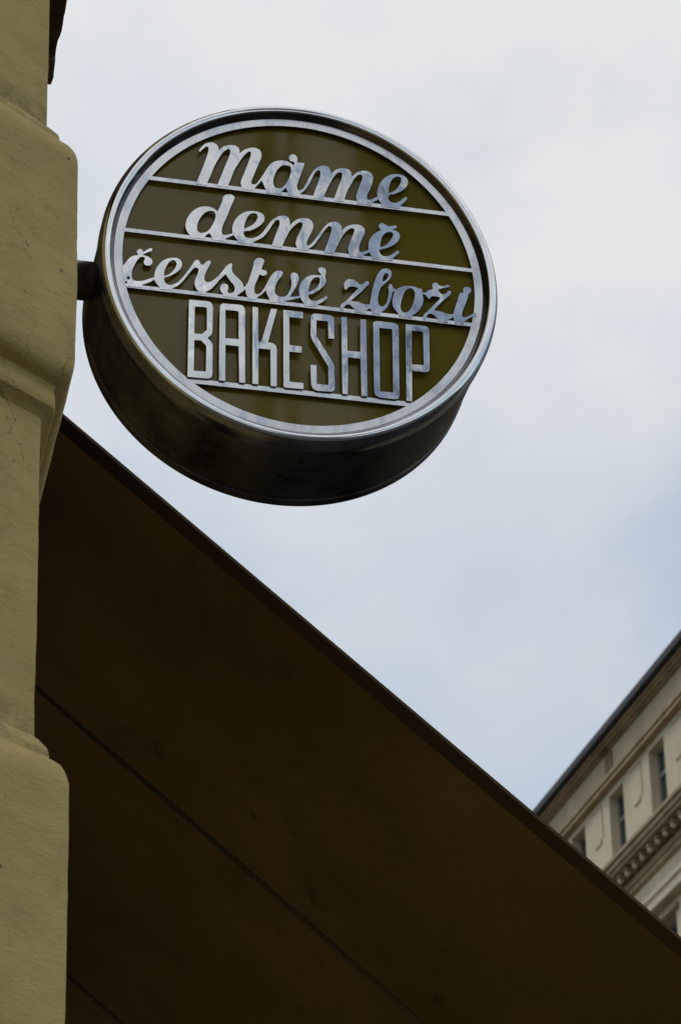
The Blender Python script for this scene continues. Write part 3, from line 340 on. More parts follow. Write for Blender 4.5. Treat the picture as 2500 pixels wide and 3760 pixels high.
W['cerstve'] = [[[-30125,-7176],[-30077,-7193],[-29437,-7192],[-27477,-7124],[-27357,-7110],[-27315,-7056],[-27319,-6576],[-27308,-6536],[-27277,-6503],[-26717,-6255],[-26317,-6038],[-25917,-5754],[-25424,-5336],[-25357,-5301],[-25317,-5297],[-25277,-5311],[-25254,-5336],[-25085,-5696],[-24877,-6021],[-24688,-6256],[-24421,-6536],[-24390,-6616],[-24380,-6936],[-24354,-7016],[-24317,-7031],[-24197,-7033],[-22317,-6980],[-22197,-6959],[-22168,-6896],[-22170,-6616],[-22148,-6536],[-21677,-6236],[-21388,-6016],[-21134,-5776],[-20822,-5416],[-20459,-4936],[-20215,-4576],[-19596,-3496],[-18931,-2416],[-18786,-2216],[-18597,-2002],[-18357,-1790],[-18277,-1743],[-18197,-1760],[-17797,-1967],[-17748,-2016],[-17741,-2056],[-17831,-2576],[-17922,-2976],[-17995,-3216],[-18227,-3856],[-18300,-4136],[-18374,-4576],[-18398,-4936],[-18369,-5296],[-18272,-5696],[-18120,-6056],[-17806,-6536],[-17792,-6616],[-17783,-6976],[-17757,-7029],[-17717,-7045],[-16597,-7030],[-16517,-7024],[-16477,-7008],[-16455,-6936],[-16481,-6656],[-16471,-6576],[-16437,-6535],[-16077,-6268],[-15770,-6016],[-15597,-5852],[-15384,-5616],[-15157,-5320],[-14673,-4616],[-14059,-3656],[-13797,-3276],[-13437,-2836],[-13157,-2528],[-13077,-2464],[-13037,-2471],[-12997,-2523],[-12699,-3056],[-12325,-3616],[-12162,-3816],[-11877,-4126],[-11722,-4336],[-11602,-4576],[-11505,-4856],[-11472,-5056],[-11474,-5256],[-11504,-5456],[-11567,-5656],[-11653,-5816],[-11784,-5976],[-11934,-6096],[-12103,-6176],[-12277,-6214],[-12437,-6203],[-12517,-6169],[-12602,-6096],[-12674,-5976],[-12721,-5816],[-12717,-5637],[-12599,-5296],[-12570,-5096],[-12586,-4816],[-12620,-4696],[-12677,-4597],[-12757,-4514],[-12877,-4441],[-12997,-4400],[-13157,-4376],[-13317,-4383],[-13437,-4411],[-13557,-4463],[-13677,-4550],[-13757,-4637],[-13823,-4736],[-13929,-4976],[-13994,-5256],[-13999,-5536],[-13948,-5816],[-13853,-6056],[-13717,-6254],[-13497,-6496],[-13480,-6576],[-13492,-6976],[-13477,-7034],[-13437,-7059],[-11197,-7054],[-11077,-7035],[-11049,-6976],[-11048,-6576],[-11015,-6496],[-10397,-5878],[-9677,-5119],[-9637,-5119],[-9603,-5216],[-9520,-5856],[-9466,-6096],[-9380,-6296],[-9197,-6588],[-9167,-6656],[-9174,-6936],[-9157,-6984],[-9117,-7001],[-9037,-7004],[-7637,-6946],[-7595,-6896],[-7590,-6536],[-7587,-6496],[-7557,-6433],[-7073,-5976],[-6797,-5694],[-6555,-5416],[-6197,-4944],[-6117,-4858],[-6077,-4867],[-6049,-4936],[-5928,-5416],[-5792,-5816],[-5642,-6136],[-5391,-6576],[-5374,-6656],[-5388,-7016],[-5375,-7056],[-5317,-7083],[-2877,-6976],[-2757,-6961],[-2726,-6936],[-2713,-6896],[-2704,-6536],[-2683,-6496],[-2637,-6468],[-1477,-6086],[-197,-5578],[-117,-5559],[-77,-5577],[-50,-5616],[167,-6016],[570,-6576],[582,-6656],[581,-6976],[603,-7061],[643,-7080],[723,-7083],[2763,-7024],[2803,-7008],[2826,-6976],[2867,-6616],[2894,-6536],[3563,-6043],[4008,-5656],[4309,-5336],[4675,-4896],[4726,-4816],[4727,-4776],[4705,-4736],[4483,-4495],[4443,-4480],[4403,-4494],[3643,-5187],[3283,-5458],[3003,-5625],[2763,-5739],[2563,-5803],[2283,-5839],[2043,-5826],[1883,-5781],[1723,-5693],[1589,-5576],[1468,-5416],[1393,-5256],[1339,-5056],[1337,-4856],[1387,-4736],[1452,-4656],[1593,-4576],[1923,-4472],[2123,-4374],[2563,-4033],[3123,-3533],[3451,-3216],[3733,-2896],[4035,-2496],[4225,-2176],[4342,-1856],[4410,-1496],[4420,-1296],[4401,-1056],[4255,-536],[4431,104],[4458,304],[4458,504],[4421,784],[4344,1024],[4243,1170],[4083,1280],[3923,1328],[3763,1335],[3603,1309],[3443,1249],[3323,1172],[3243,1091],[3174,984],[3114,824],[3090,704],[3086,584],[3106,464],[3155,344],[3363,51],[3666,-256],[3677,-296],[3563,-326],[2963,-368],[2283,-463],[2003,-529],[1683,-652],[1323,-847],[1003,-1082],[683,-1399],[392,-1776],[147,-2176],[-29,-2536],[-166,-2896],[-257,-3256],[-303,-3576],[-325,-4016],[-309,-4576],[-247,-5056],[-248,-5096],[-277,-5131],[-357,-5145],[-877,-5330],[-1237,-5434],[-1757,-5548],[-1837,-5555],[-1883,-5536],[-1881,-5496],[-1846,-5416],[-1320,-4376],[-871,-3416],[-541,-2576],[-424,-2136],[-368,-1776],[-351,-1536],[-360,-1336],[-407,-1096],[-495,-856],[-597,-685],[-717,-565],[-877,-476],[-997,-441],[-1117,-431],[-1277,-451],[-1397,-489],[-1486,-536],[-1579,-616],[-1637,-698],[-1686,-816],[-1738,-1096],[-1758,-1376],[-1743,-1576],[-1661,-2136],[-1634,-2616],[-1637,-3056],[-1694,-3496],[-1759,-3776],[-1844,-4056],[-2149,-4816],[-2340,-5176],[-2426,-5296],[-2541,-5416],[-2717,-5543],[-2957,-5654],[-3197,-5719],[-3477,-5751],[-3717,-5739],[-3887,-5696],[-4077,-5603],[-4237,-5475],[-4358,-5336],[-4452,-5176],[-4507,-5016],[-4531,-4856],[-4536,-4616],[-4503,-4176],[-4457,-3896],[-4397,-3642],[-4238,-3136],[-4058,-2696],[-3757,-2107],[-3305,-1416],[-3137,-1016],[-3085,-816],[-3099,-656],[-3157,-557],[-3277,-463],[-3437,-399],[-3597,-369],[-3757,-380],[-3917,-422],[-4157,-526],[-4367,-656],[-4635,-896],[-4877,-1168],[-5107,-1496],[-5242,-1736],[-5411,-2096],[-5788,-2976],[-6108,-3816],[-6337,-4336],[-6650,-4936],[-6877,-5299],[-7014,-5456],[-7197,-5615],[-7357,-5720],[-7477,-5767],[-7637,-5779],[-7797,-5736],[-7913,-5656],[-7995,-5536],[-8035,-5416],[-8062,-5256],[-8092,-4776],[-8065,-4456],[-7995,-4056],[-7891,-3656],[-7519,-2656],[-7197,-1674],[-7157,-1644],[-7117,-1656],[-6877,-1813],[-6717,-1868],[-6557,-1872],[-6397,-1838],[-6197,-1737],[-6072,-1616],[-5954,-1416],[-5896,-1216],[-5891,-1096],[-5921,-936],[-5997,-785],[-6077,-711],[-6197,-670],[-6517,-643],[-6762,-576],[-6846,-536],[-6862,-496],[-6848,-416],[-6566,584],[-6417,1024],[-6392,1184],[-6403,1304],[-6446,1424],[-6523,1544],[-6598,1624],[-6757,1734],[-6997,1799],[-7197,1794],[-7317,1773],[-7517,1703],[-7757,1547],[-7938,1344],[-8117,1024],[-8230,624],[-8339,-136],[-8408,-496],[-8808,-2016],[-9059,-3096],[-9166,-3416],[-9357,-3856],[-9667,-4456],[-9698,-4496],[-9757,-4527],[-9877,-4551],[-9934,-4536],[-9985,-4496],[-10009,-4456],[-10026,-4376],[-10005,-4096],[-10120,-3896],[-10331,-3576],[-10590,-3256],[-11077,-2775],[-11519,-2296],[-11656,-2136],[-11790,-1936],[-11867,-1776],[-11931,-1576],[-11980,-1336],[-12014,-1056],[-12007,-816],[-11936,-416],[-11939,-256],[-11969,-176],[-12029,-96],[-12117,-43],[-12197,-23],[-12317,-50],[-12397,-109],[-12877,-639],[-12957,-710],[-13197,-1057],[-13278,-1256],[-13677,-1930],[-14197,-2713],[-14603,-3256],[-15135,-3856],[-15335,-4056],[-15517,-4206],[-15797,-4371],[-15997,-4461],[-16117,-4495],[-16237,-4499],[-16373,-4456],[-16487,-4376],[-16593,-4256],[-16661,-4136],[-16699,-4016],[-16717,-3856],[-16715,-3696],[-16660,-3176],[-16591,-2896],[-16484,-2576],[-16207,-1816],[-15896,-1056],[-15686,-456],[-15652,-296],[-15673,-176],[-15757,-55],[-15877,13],[-15997,8],[-16117,-49],[-16277,-160],[-16384,-256],[-16661,-616],[-16957,-949],[-17051,-1016],[-17157,-1039],[-17237,-1019],[-17303,-976],[-17444,-816],[-17538,-656],[-17637,-357],[-17704,-256],[-17797,-179],[-17877,-136],[-17957,-113],[-18037,-112],[-18119,-136],[-18245,-216],[-18381,-336],[-18517,-498],[-18611,-656],[-18874,-1216],[-19482,-2376],[-20004,-3296],[-20375,-3896],[-20890,-4656],[-21093,-4936],[-21259,-5136],[-21477,-5348],[-21672,-5496],[-22357,-5882],[-22517,-5921],[-22677,-5931],[-22837,-5912],[-22997,-5867],[-23157,-5787],[-23313,-5656],[-23436,-5496],[-23517,-5344],[-23597,-5108],[-23635,-4896],[-23622,-4736],[-23564,-4616],[-23517,-4562],[-23397,-4484],[-22997,-4343],[-22877,-4285],[-22717,-4181],[-22197,-3794],[-21557,-3239],[-21243,-2896],[-20917,-2456],[-20826,-2296],[-20738,-2096],[-20623,-1696],[-20597,-1416],[-20630,-1096],[-20722,-816],[-20848,-616],[-21037,-446],[-21317,-299],[-21557,-239],[-21877,-238],[-22277,-296],[-22637,-376],[-22917,-471],[-23197,-598],[-23517,-792],[-23797,-1005],[-24077,-1270],[-24277,-1500],[-24527,-1856],[-24735,-2216],[-24912,-2576],[-25087,-3016],[-25205,-3416],[-25270,-3736],[-25318,-4136],[-25335,-4616],[-25357,-4705],[-25477,-4755],[-26797,-5512],[-27117,-5662],[-27477,-5771],[-28037,-5880],[-28277,-5905],[-28477,-5885],[-28677,-5817],[-28837,-5725],[-28952,-5616],[-29037,-5477],[-29095,-5296],[-29127,-5096],[-29159,-4696],[-29155,-4416],[-29085,-3856],[-29025,-3576],[-28931,-3256],[-28402,-1856],[-28285,-1616],[-28157,-1415],[-27877,-1072],[-27765,-976],[-27677,-923],[-27517,-862],[-27357,-837],[-27238,-856],[-27167,-896],[-27095,-976],[-27053,-1056],[-27028,-1136],[-27021,-1216],[-27043,-1336],[-27169,-1616],[-27198,-1736],[-27199,-1896],[-27163,-2096],[-27098,-2256],[-27006,-2376],[-26877,-2466],[-26717,-2520],[-26557,-2539],[-26397,-2531],[-26237,-2495],[-26077,-2422],[-25957,-2330],[-25856,-2216],[-25778,-2096],[-25706,-1936],[-25657,-1696],[-25659,-1576],[-25685,-1416],[-25773,-1176],[-25837,-1074],[-25922,-976],[-26157,-795],[-26437,-639],[-26757,-538],[-27317,-426],[-27343,-416],[-27351,-376],[-27262,-296],[-26597,172],[-26436,264],[-26037,451],[-25880,584],[-25783,784],[-25759,904],[-25761,1024],[-25805,1104],[-25875,1144],[-25957,1153],[-26077,1142],[-26237,1102],[-26397,1011],[-27277,264],[-27317,263],[-27345,304],[-27427,504],[-27501,624],[-27589,704],[-27677,746],[-27797,765],[-27957,744],[-28117,671],[-28227,584],[-28328,464],[-28389,344],[-28419,224],[-28426,104],[-28405,-56],[-28357,-216],[-28293,-336],[-28172,-496],[-28173,-536],[-28237,-565],[-28677,-673],[-28957,-790],[-29277,-999],[-29557,-1250],[-29742,-1456],[-29859,-1616],[-30277,-2363],[-30806,-3176],[-30824,-3216],[-30831,-3296],[-30717,-5016],[-30397,-6213],[-30357,-6319],[-30317,-6341],[-30202,-6216],[-30157,-6188],[-30117,-6175],[-30037,-6185],[-29943,-6256],[-29889,-6376],[-29890,-6456],[-29916,-6536],[-29997,-6646],[-30077,-6691],[-30237,-6677],[-30246,-6696],[-30232,-6816]],[[-23637,-4218],[-23662,-4136],[-23649,-3736],[-23614,-3416],[-23558,-3136],[-23444,-2736],[-23148,-1896],[-23052,-1656],[-22951,-1456],[-22797,-1231],[-22640,-1056],[-22505,-936],[-22357,-849],[-22157,-798],[-21997,-802],[-21877,-843],[-21757,-937],[-21651,-1096],[-21591,-1256],[-21568,-1416],[-21579,-1576],[-21635,-1816],[-21760,-2216],[-21860,-2456],[-21983,-2696],[-22181,-3016],[-22353,-3256],[-22557,-3499],[-22753,-3696],[-22957,-3865],[-23186,-4016],[-23517,-4190],[-23597,-4221]],[[1443,-4117],[1424,-4096],[1406,-4016],[1401,-3576],[1423,-3296],[1488,-2896],[1557,-2616],[1683,-2222],[1851,-1776],[1965,-1536],[2064,-1376],[2203,-1213],[2391,-1056],[2563,-953],[2763,-884],[3003,-857],[3163,-876],[3283,-935],[3325,-976],[3370,-1056],[3396,-1216],[3384,-1376],[3316,-1776],[3243,-2056],[3163,-2271],[2931,-2736],[2803,-2936],[2649,-3136],[2243,-3562],[2043,-3734],[1803,-3911],[1523,-4094]]]
W['zbozi'] = [[[7210,-7193],[7408,-7191],[7454,-7153],[7476,-6553],[7584,-6313],[7715,-6113],[7848,-5983],[8008,-5882],[8168,-5821],[8328,-5796],[8448,-5806],[8528,-5829],[8728,-5942],[9048,-6196],[9344,-6513],[9409,-6593],[9450,-6673],[9451,-7113],[9454,-7153],[9488,-7193],[11328,-7193],[11339,-7153],[11347,-6753],[11368,-6673],[11928,-6151],[12008,-6093],[12048,-6087],[12088,-6112],[12440,-6633],[12443,-7113],[12451,-7153],[12488,-7187],[13888,-7174],[14008,-7158],[14039,-7113],[14045,-7073],[14054,-6673],[14078,-6593],[14565,-6153],[14848,-5830],[14984,-5633],[15121,-5393],[15448,-4685],[15689,-4073],[15867,-3513],[15991,-2993],[16125,-2233],[16152,-2153],[16208,-2109],[16468,-1993],[16608,-1889],[16629,-1913],[16620,-1953],[16442,-2393],[16303,-2833],[16173,-3393],[16127,-3713],[16105,-3993],[16099,-4393],[16115,-4713],[16166,-4993],[16224,-5153],[16288,-5280],[16693,-5913],[17172,-6593],[17182,-6673],[17156,-6993],[17168,-7070],[17208,-7092],[17288,-7097],[19488,-7041],[19534,-6993],[19551,-6553],[19574,-6473],[20168,-5994],[20329,-5833],[20563,-5553],[20760,-5273],[20980,-4913],[21193,-4513],[21321,-4233],[21426,-3953],[21505,-3673],[21565,-3353],[21595,-3073],[21604,-2793],[21587,-2553],[21467,-1953],[21480,-1913],[21528,-1890],[21688,-1875],[21808,-1881],[21928,-1907],[22088,-1996],[22194,-2113],[22568,-2675],[22608,-2717],[22648,-2717],[22681,-2673],[22828,-2393],[22968,-2210],[23128,-2094],[23288,-2037],[23528,-2011],[24048,-2025],[24488,-2111],[24634,-2153],[24691,-2193],[24688,-2233],[24635,-2313],[22568,-4955],[22248,-5344],[21808,-5789],[21648,-5991],[21545,-6193],[21496,-6353],[21468,-6513],[21451,-6753],[21454,-6993],[21461,-7073],[21488,-7120],[21568,-7142],[21968,-7173],[22048,-7168],[22072,-7153],[22096,-7073],[22110,-6633],[22127,-6513],[22197,-6233],[22270,-6073],[22368,-5948],[22528,-5835],[22688,-5776],[22888,-5748],[23088,-5781],[23261,-5873],[23768,-6256],[24128,-6589],[24164,-6673],[24157,-7073],[24168,-7121],[24208,-7152],[25328,-7192],[25851,-7193],[25896,-7153],[25920,-6633],[25962,-6553],[26688,-6009],[26808,-5951],[26848,-5964],[26863,-5993],[26880,-6153],[27106,-6673],[27098,-7153],[27126,-7193],[28690,-7193],[28720,-7153],[28736,-6713],[28757,-6633],[29048,-6310],[29368,-6005],[29768,-5706],[30288,-5404],[30368,-5382],[30888,-5312],[30956,-5273],[30970,-5233],[30994,-4473],[30968,-4425],[30888,-4417],[30728,-4438],[30648,-4470],[30088,-4961],[29728,-5234],[29368,-5458],[28888,-5705],[28808,-5728],[28768,-5725],[28568,-5642],[28476,-5553],[28428,-5433],[28419,-5313],[28436,-5153],[28526,-4633],[28597,-4353],[29005,-3153],[29434,-1993],[29576,-1473],[29727,-713],[29768,-651],[29968,-471],[30063,-353],[30173,-153],[30237,47],[30251,207],[30228,367],[30165,527],[30082,647],[29968,743],[29848,794],[29688,815],[29528,801],[29328,747],[29129,647],[29008,546],[28911,407],[28842,207],[28810,-33],[28817,-233],[28875,-513],[28872,-553],[28848,-576],[28808,-581],[28488,-542],[28408,-554],[28333,-633],[28191,-833],[28049,-1113],[27958,-1393],[27778,-2113],[27227,-3913],[26922,-5033],[26892,-5193],[26872,-5233],[26728,-5290],[26448,-5342],[26128,-5363],[25888,-5354],[25568,-5300],[25088,-5119],[24848,-5053],[23528,-4920],[23505,-4913],[23478,-4873],[23492,-4833],[23848,-4320],[24261,-3753],[24808,-3056],[26407,-1313],[26494,-1193],[26571,-1033],[26636,-833],[26654,-713],[26624,-593],[26540,-513],[26408,-474],[26248,-488],[26168,-525],[26088,-596],[25857,-913],[25748,-1033],[25528,-1228],[25408,-1313],[25288,-1368],[25168,-1385],[25048,-1372],[24888,-1308],[24688,-1164],[24528,-991],[24448,-861],[24362,-673],[24319,-553],[24328,-496],[24448,-421],[25048,-160],[25288,-88],[25728,11],[25968,97],[26324,287],[26408,355],[26453,447],[26448,519],[26429,567],[26365,647],[26288,706],[26208,739],[26128,749],[25968,707],[25568,496],[25368,423],[25008,361],[24608,322],[24568,337],[24542,367],[24406,607],[24248,768],[24128,843],[24048,875],[23968,892],[23848,894],[23688,859],[23517,767],[23403,647],[23327,487],[23280,247],[23280,47],[23328,-153],[23434,-393],[23438,-433],[23408,-472],[22968,-673],[22688,-831],[22478,-993],[22107,-1393],[21968,-1475],[21848,-1505],[21648,-1500],[21528,-1472],[21446,-1433],[21427,-1393],[21428,-1113],[21404,-953],[21288,-673],[21248,-626],[21208,-605],[21168,-604],[21115,-633],[21079,-673],[21008,-807],[20968,-832],[20888,-807],[20368,-557],[20168,-488],[19928,-433],[19688,-408],[19368,-409],[19048,-440],[18688,-498],[18248,-609],[18008,-700],[17808,-799],[17388,-1073],[17168,-1256],[16968,-1456],[16928,-1485],[16888,-1494],[16652,-1433],[16528,-1386],[16397,-1313],[16288,-1216],[16239,-1153],[16191,-1033],[16151,-753],[16119,-633],[16048,-538],[15968,-495],[15848,-474],[15768,-483],[15688,-518],[15612,-593],[15554,-713],[15471,-1113],[15446,-1313],[15445,-1473],[15483,-1993],[15485,-2193],[15440,-2753],[15338,-3393],[15182,-4113],[15076,-4473],[14992,-4673],[14841,-4913],[14639,-5153],[14448,-5309],[14288,-5372],[14168,-5378],[14008,-5338],[13833,-5233],[13747,-5153],[13688,-5073],[13625,-4953],[13589,-4833],[13549,-4553],[13525,-3953],[13547,-3633],[13630,-3113],[13756,-2513],[13896,-1993],[13998,-1713],[14088,-1512],[14288,-1182],[14510,-913],[14966,-433],[15168,-194],[15585,327],[15750,567],[15874,807],[15952,1007],[16037,1287],[16074,1487],[16082,1727],[16034,2047],[15943,2287],[15835,2447],[15688,2567],[15488,2646],[15248,2678],[14968,2657],[14728,2588],[14523,2487],[14308,2327],[14157,2167],[13982,1927],[13760,1567],[13571,1207],[13423,847],[13288,447],[12964,-633],[12744,-1513],[12497,-2713],[12069,-5153],[12048,-5224],[12008,-5261],[11488,-5314],[11088,-5304],[10848,-5255],[10288,-5048],[10048,-4992],[9568,-4964],[8848,-4993],[8808,-4990],[8771,-4953],[8854,-4833],[9484,-4113],[10568,-2906],[10942,-2433],[11591,-1513],[11959,-1113],[12024,-993],[12050,-833],[12008,-633],[11928,-517],[11848,-472],[11728,-458],[11608,-479],[11488,-533],[11379,-633],[11186,-913],[11048,-1056],[10808,-1239],[10688,-1297],[10608,-1316],[10448,-1303],[10328,-1245],[9925,-913],[9408,-564],[9248,-498],[9048,-454],[8888,-437],[8728,-440],[8608,-458],[8448,-506],[8288,-582],[8128,-686],[8002,-793],[7888,-916],[7781,-1073],[7694,-1273],[7631,-1553],[7607,-1833],[7594,-2273],[7617,-2473],[7692,-2633],[7808,-2731],[7888,-2772],[7928,-2782],[7968,-2771],[8168,-2453],[8368,-2220],[8568,-2064],[8688,-2008],[8808,-1973],[8968,-1952],[9128,-1951],[9328,-1961],[9528,-1990],[9768,-2057],[10008,-2149],[10068,-2193],[10071,-2233],[8048,-4885],[7740,-5233],[7229,-5673],[7119,-5793],[7019,-5953],[6939,-6153],[6870,-6473],[6849,-6753],[6866,-7113],[6888,-7161],[6928,-7180]],[[18088,-6076],[17968,-6038],[17848,-5973],[17768,-5907],[17688,-5807],[17621,-5673],[17581,-5553],[17513,-5193],[17503,-4953],[17539,-4593],[17654,-3913],[17810,-3273],[18253,-1913],[18387,-1633],[18526,-1433],[18768,-1181],[18888,-1087],[19008,-1014],[19128,-964],[19288,-928],[19448,-922],[19568,-938],[19688,-978],[19768,-1023],[19848,-1090],[19931,-1193],[20008,-1333],[20080,-1513],[20150,-1833],[20157,-2033],[20145,-2233],[20081,-2753],[20018,-3153],[19887,-3713],[19705,-4273],[19476,-4873],[19279,-5273],[19114,-5513],[18820,-5833],[18688,-5942],[18568,-6018],[18448,-6066],[18328,-6090],[18208,-6092]],[[14408,-123],[14396,-33],[14418,167],[14512,687],[14591,1007],[14696,1247],[14888,1506],[14968,1580],[15048,1629],[15128,1653],[15208,1653],[15288,1632],[15396,1567],[15467,1487],[15505,1407],[15520,1327],[15511,1207],[15389,847],[15236,527],[15048,260],[14848,66],[14728,-16],[14568,-97],[14448,-137]]]
W['B'] = [[[-19297,-23865],[-19273,-23890],[-19193,-23902],[-15833,-23829],[-15753,-23803],[-15598,-23705],[-15355,-23505],[-15207,-23305],[-15128,-23105],[-15091,-22905],[-15079,-22665],[-15106,-17825],[-15095,-17385],[-15111,-17105],[-15140,-16945],[-15190,-16785],[-15361,-16465],[-15593,-16156],[-15977,-15785],[-15998,-15745],[-15988,-15705],[-15952,-15665],[-15621,-15345],[-15444,-15105],[-15284,-14785],[-15231,-14625],[-15201,-14465],[-15187,-14225],[-15172,-10545],[-15132,-9865],[-15138,-9585],[-15169,-9345],[-15273,-8985],[-15366,-8785],[-15465,-8625],[-15572,-8505],[-15673,-8432],[-15793,-8377],[-15911,-8345],[-16153,-8317],[-16393,-8316],[-19193,-8416],[-19273,-8430],[-19303,-8465],[-19313,-8585],[-19310,-23705]],[[-18193,-22519],[-18223,-22465],[-18227,-22385],[-18239,-16545],[-18210,-16505],[-18153,-16488],[-17113,-16430],[-17033,-16481],[-16673,-16851],[-16270,-17265],[-16233,-17316],[-16216,-17385],[-16217,-22385],[-16249,-22425],[-16353,-22443],[-18073,-22530]],[[-18193,-15115],[-18233,-15104],[-18259,-15065],[-18267,-14985],[-18252,-9785],[-18218,-9745],[-18153,-9730],[-16513,-9626],[-16433,-9643],[-16313,-9722],[-16244,-9785],[-16226,-9865],[-16168,-13985],[-16178,-14105],[-16231,-14185],[-16913,-14999],[-16993,-15067],[-17073,-15080]]]
W['A'] = [[[-13957,-23914],[-13909,-23948],[-13869,-23952],[-13029,-23945],[-12949,-23930],[-12916,-23874],[-12935,-16874],[-12927,-16794],[-12909,-16762],[-12829,-16741],[-10829,-16760],[-10749,-16769],[-10709,-16794],[-10691,-16914],[-10543,-23834],[-10534,-23874],[-10509,-23907],[-10429,-23921],[-9669,-23908],[-9589,-23894],[-9566,-23874],[-9550,-23754],[-9608,-15514],[-9645,-10154],[-9628,-9514],[-9646,-9314],[-9699,-9074],[-9781,-8834],[-9884,-8634],[-9989,-8508],[-10109,-8420],[-10269,-8359],[-10509,-8324],[-10709,-8319],[-13149,-8389],[-13389,-8418],[-13589,-8492],[-13669,-8548],[-13749,-8628],[-13884,-8834],[-13949,-8983],[-13988,-9114],[-14017,-9394],[-14003,-9794],[-14029,-16674],[-13971,-23794]],[[-12949,-15362],[-12973,-15314],[-12977,-15234],[-13009,-9874],[-12996,-9754],[-12949,-9720],[-12905,-9714],[-11029,-9680],[-10949,-9693],[-10829,-9779],[-10773,-9834],[-10756,-9874],[-10750,-9954],[-10708,-15114],[-10717,-15234],[-10749,-15268],[-10829,-15282],[-12829,-15377],[-12909,-15376]]]
W['K'] = [[[-8278,-23890],[-8162,-23902],[-7362,-23883],[-7295,-23850],[-7282,-23810],[-7306,-16810],[-7282,-16763],[-7202,-16743],[-5362,-16687],[-5282,-16700],[-5258,-16730],[-5247,-16810],[-5188,-23850],[-5162,-23909],[-5082,-23929],[-4242,-23922],[-4202,-23914],[-4162,-23877],[-4152,-23770],[-4161,-16530],[-4203,-16170],[-4258,-15930],[-4344,-15730],[-4442,-15594],[-4602,-15461],[-4802,-15361],[-5002,-15297],[-5242,-15267],[-5602,-15282],[-5642,-15266],[-5657,-15210],[-4441,-9850],[-4141,-8530],[-4128,-8410],[-4162,-8376],[-4202,-8369],[-4962,-8377],[-5122,-8389],[-5162,-8424],[-6779,-15090],[-6835,-15210],[-6941,-15330],[-7042,-15388],[-7122,-15386],[-7202,-15331],[-7242,-15269],[-7299,-15130],[-7319,-15010],[-7397,-8490],[-7442,-8444],[-7522,-8436],[-8242,-8414],[-8322,-8424],[-8349,-8450],[-8362,-8570],[-8315,-23730],[-8307,-23850]]]
W['E'] = [[[-2852,-23905],[-2822,-23931],[-2742,-23943],[298,-23875],[378,-23850],[405,-23745],[430,-22705],[418,-22657],[378,-22627],[-1862,-22647],[-1942,-22638],[-1985,-22585],[-2011,-16865],[-1999,-16745],[-1982,-16725],[-1902,-16704],[58,-16655],[101,-16625],[116,-16545],[146,-15505],[137,-15425],[98,-15393],[58,-15384],[-1862,-15291],[-1942,-15275],[-1977,-15225],[-2002,-10425],[-2001,-9785],[-1982,-9735],[-1942,-9714],[258,-9695],[323,-9665],[342,-9585],[373,-8465],[367,-8385],[338,-8345],[218,-8332],[-2942,-8336],[-3022,-8348],[-3053,-8385],[-3005,-23505],[-2983,-23625]]]
W['S'] = [[[2608,-23846],[2711,-23878],[2791,-23884],[4871,-23840],[5031,-23818],[5351,-23691],[5471,-23611],[5559,-23526],[5681,-23326],[5732,-23166],[5761,-23006],[5785,-22606],[5745,-18766],[5726,-18646],[5513,-17926],[5446,-17766],[2722,-13006],[2680,-12886],[2725,-9886],[2733,-9806],[2751,-9770],[2791,-9751],[2871,-9744],[4631,-9691],[4671,-9696],[4711,-9722],[4727,-9806],[4774,-13006],[4789,-13126],[4831,-13155],[4951,-13158],[5711,-13125],[5751,-13115],[5783,-13086],[5796,-12966],[5797,-9606],[5776,-9206],[5739,-8966],[5689,-8806],[5627,-8686],[5551,-8583],[5429,-8486],[5231,-8398],[4991,-8341],[4631,-8334],[2591,-8356],[2391,-8399],[2231,-8461],[2114,-8526],[2031,-8589],[1943,-8686],[1871,-8806],[1824,-8926],[1752,-9286],[1738,-9486],[1692,-12926],[1714,-13046],[1901,-13686],[1970,-13846],[4656,-18766],[4697,-18886],[4706,-22446],[4671,-22483],[4591,-22493],[2831,-22510],[2751,-22503],[2720,-22486],[2698,-22406],[2670,-18846],[2631,-18790],[2551,-18781],[1751,-18814],[1671,-18830],[1652,-18846],[1636,-18886],[1634,-18966],[1718,-22446],[1765,-22806],[1856,-23166],[1924,-23326],[2026,-23486],[2145,-23606],[2271,-23694]]]
W['H'] = [[[7108,-23930],[7159,-23961],[7199,-23964],[7919,-23957],[7999,-23944],[8038,-23890],[8113,-16650],[8119,-16600],[8159,-16551],[8279,-16540],[10199,-16532],[10279,-16550],[10296,-16570],[10311,-16690],[10379,-23890],[10399,-23942],[10479,-23965],[11279,-23937],[11359,-23916],[11379,-23890],[11390,-23770],[11390,-9010],[11390,-8530],[11387,-8490],[11359,-8436],[11279,-8421],[10479,-8454],[10439,-8464],[10407,-8490],[10394,-8530],[10300,-14970],[10287,-15090],[10239,-15128],[10159,-15136],[8119,-15196],[8068,-15170],[8050,-15050],[8017,-8490],[7999,-8433],[7960,-8410],[7919,-8406],[7119,-8439],[7078,-8450],[7048,-8490],[7093,-23770]]]
W['O'] = [[[13562,-23882],[16008,-23920],[16168,-23910],[16488,-23822],[16608,-23762],[16688,-23704],[16784,-23602],[16857,-23482],[16929,-23242],[16952,-22922],[17085,-9402],[17059,-9162],[17003,-8962],[16917,-8802],[16848,-8718],[16728,-8621],[16568,-8543],[16368,-8486],[16092,-8442],[13368,-8454],[13048,-8547],[12928,-8613],[12848,-8678],[12779,-8762],[12705,-8882],[12636,-9122],[12618,-9322],[12636,-9842],[12569,-15842],[12586,-22282],[12597,-22602],[12622,-22882],[12668,-23122],[12739,-23322],[12835,-23482],[12950,-23602],[13088,-23699],[13328,-23811]],[[13648,-22626],[13608,-22587],[13599,-22482],[13698,-9922],[13728,-9847],[13808,-9829],[15888,-9811],[15951,-9842],[15967,-9962],[15900,-22482],[15888,-22528],[15848,-22561],[15808,-22567],[13768,-22632]]]
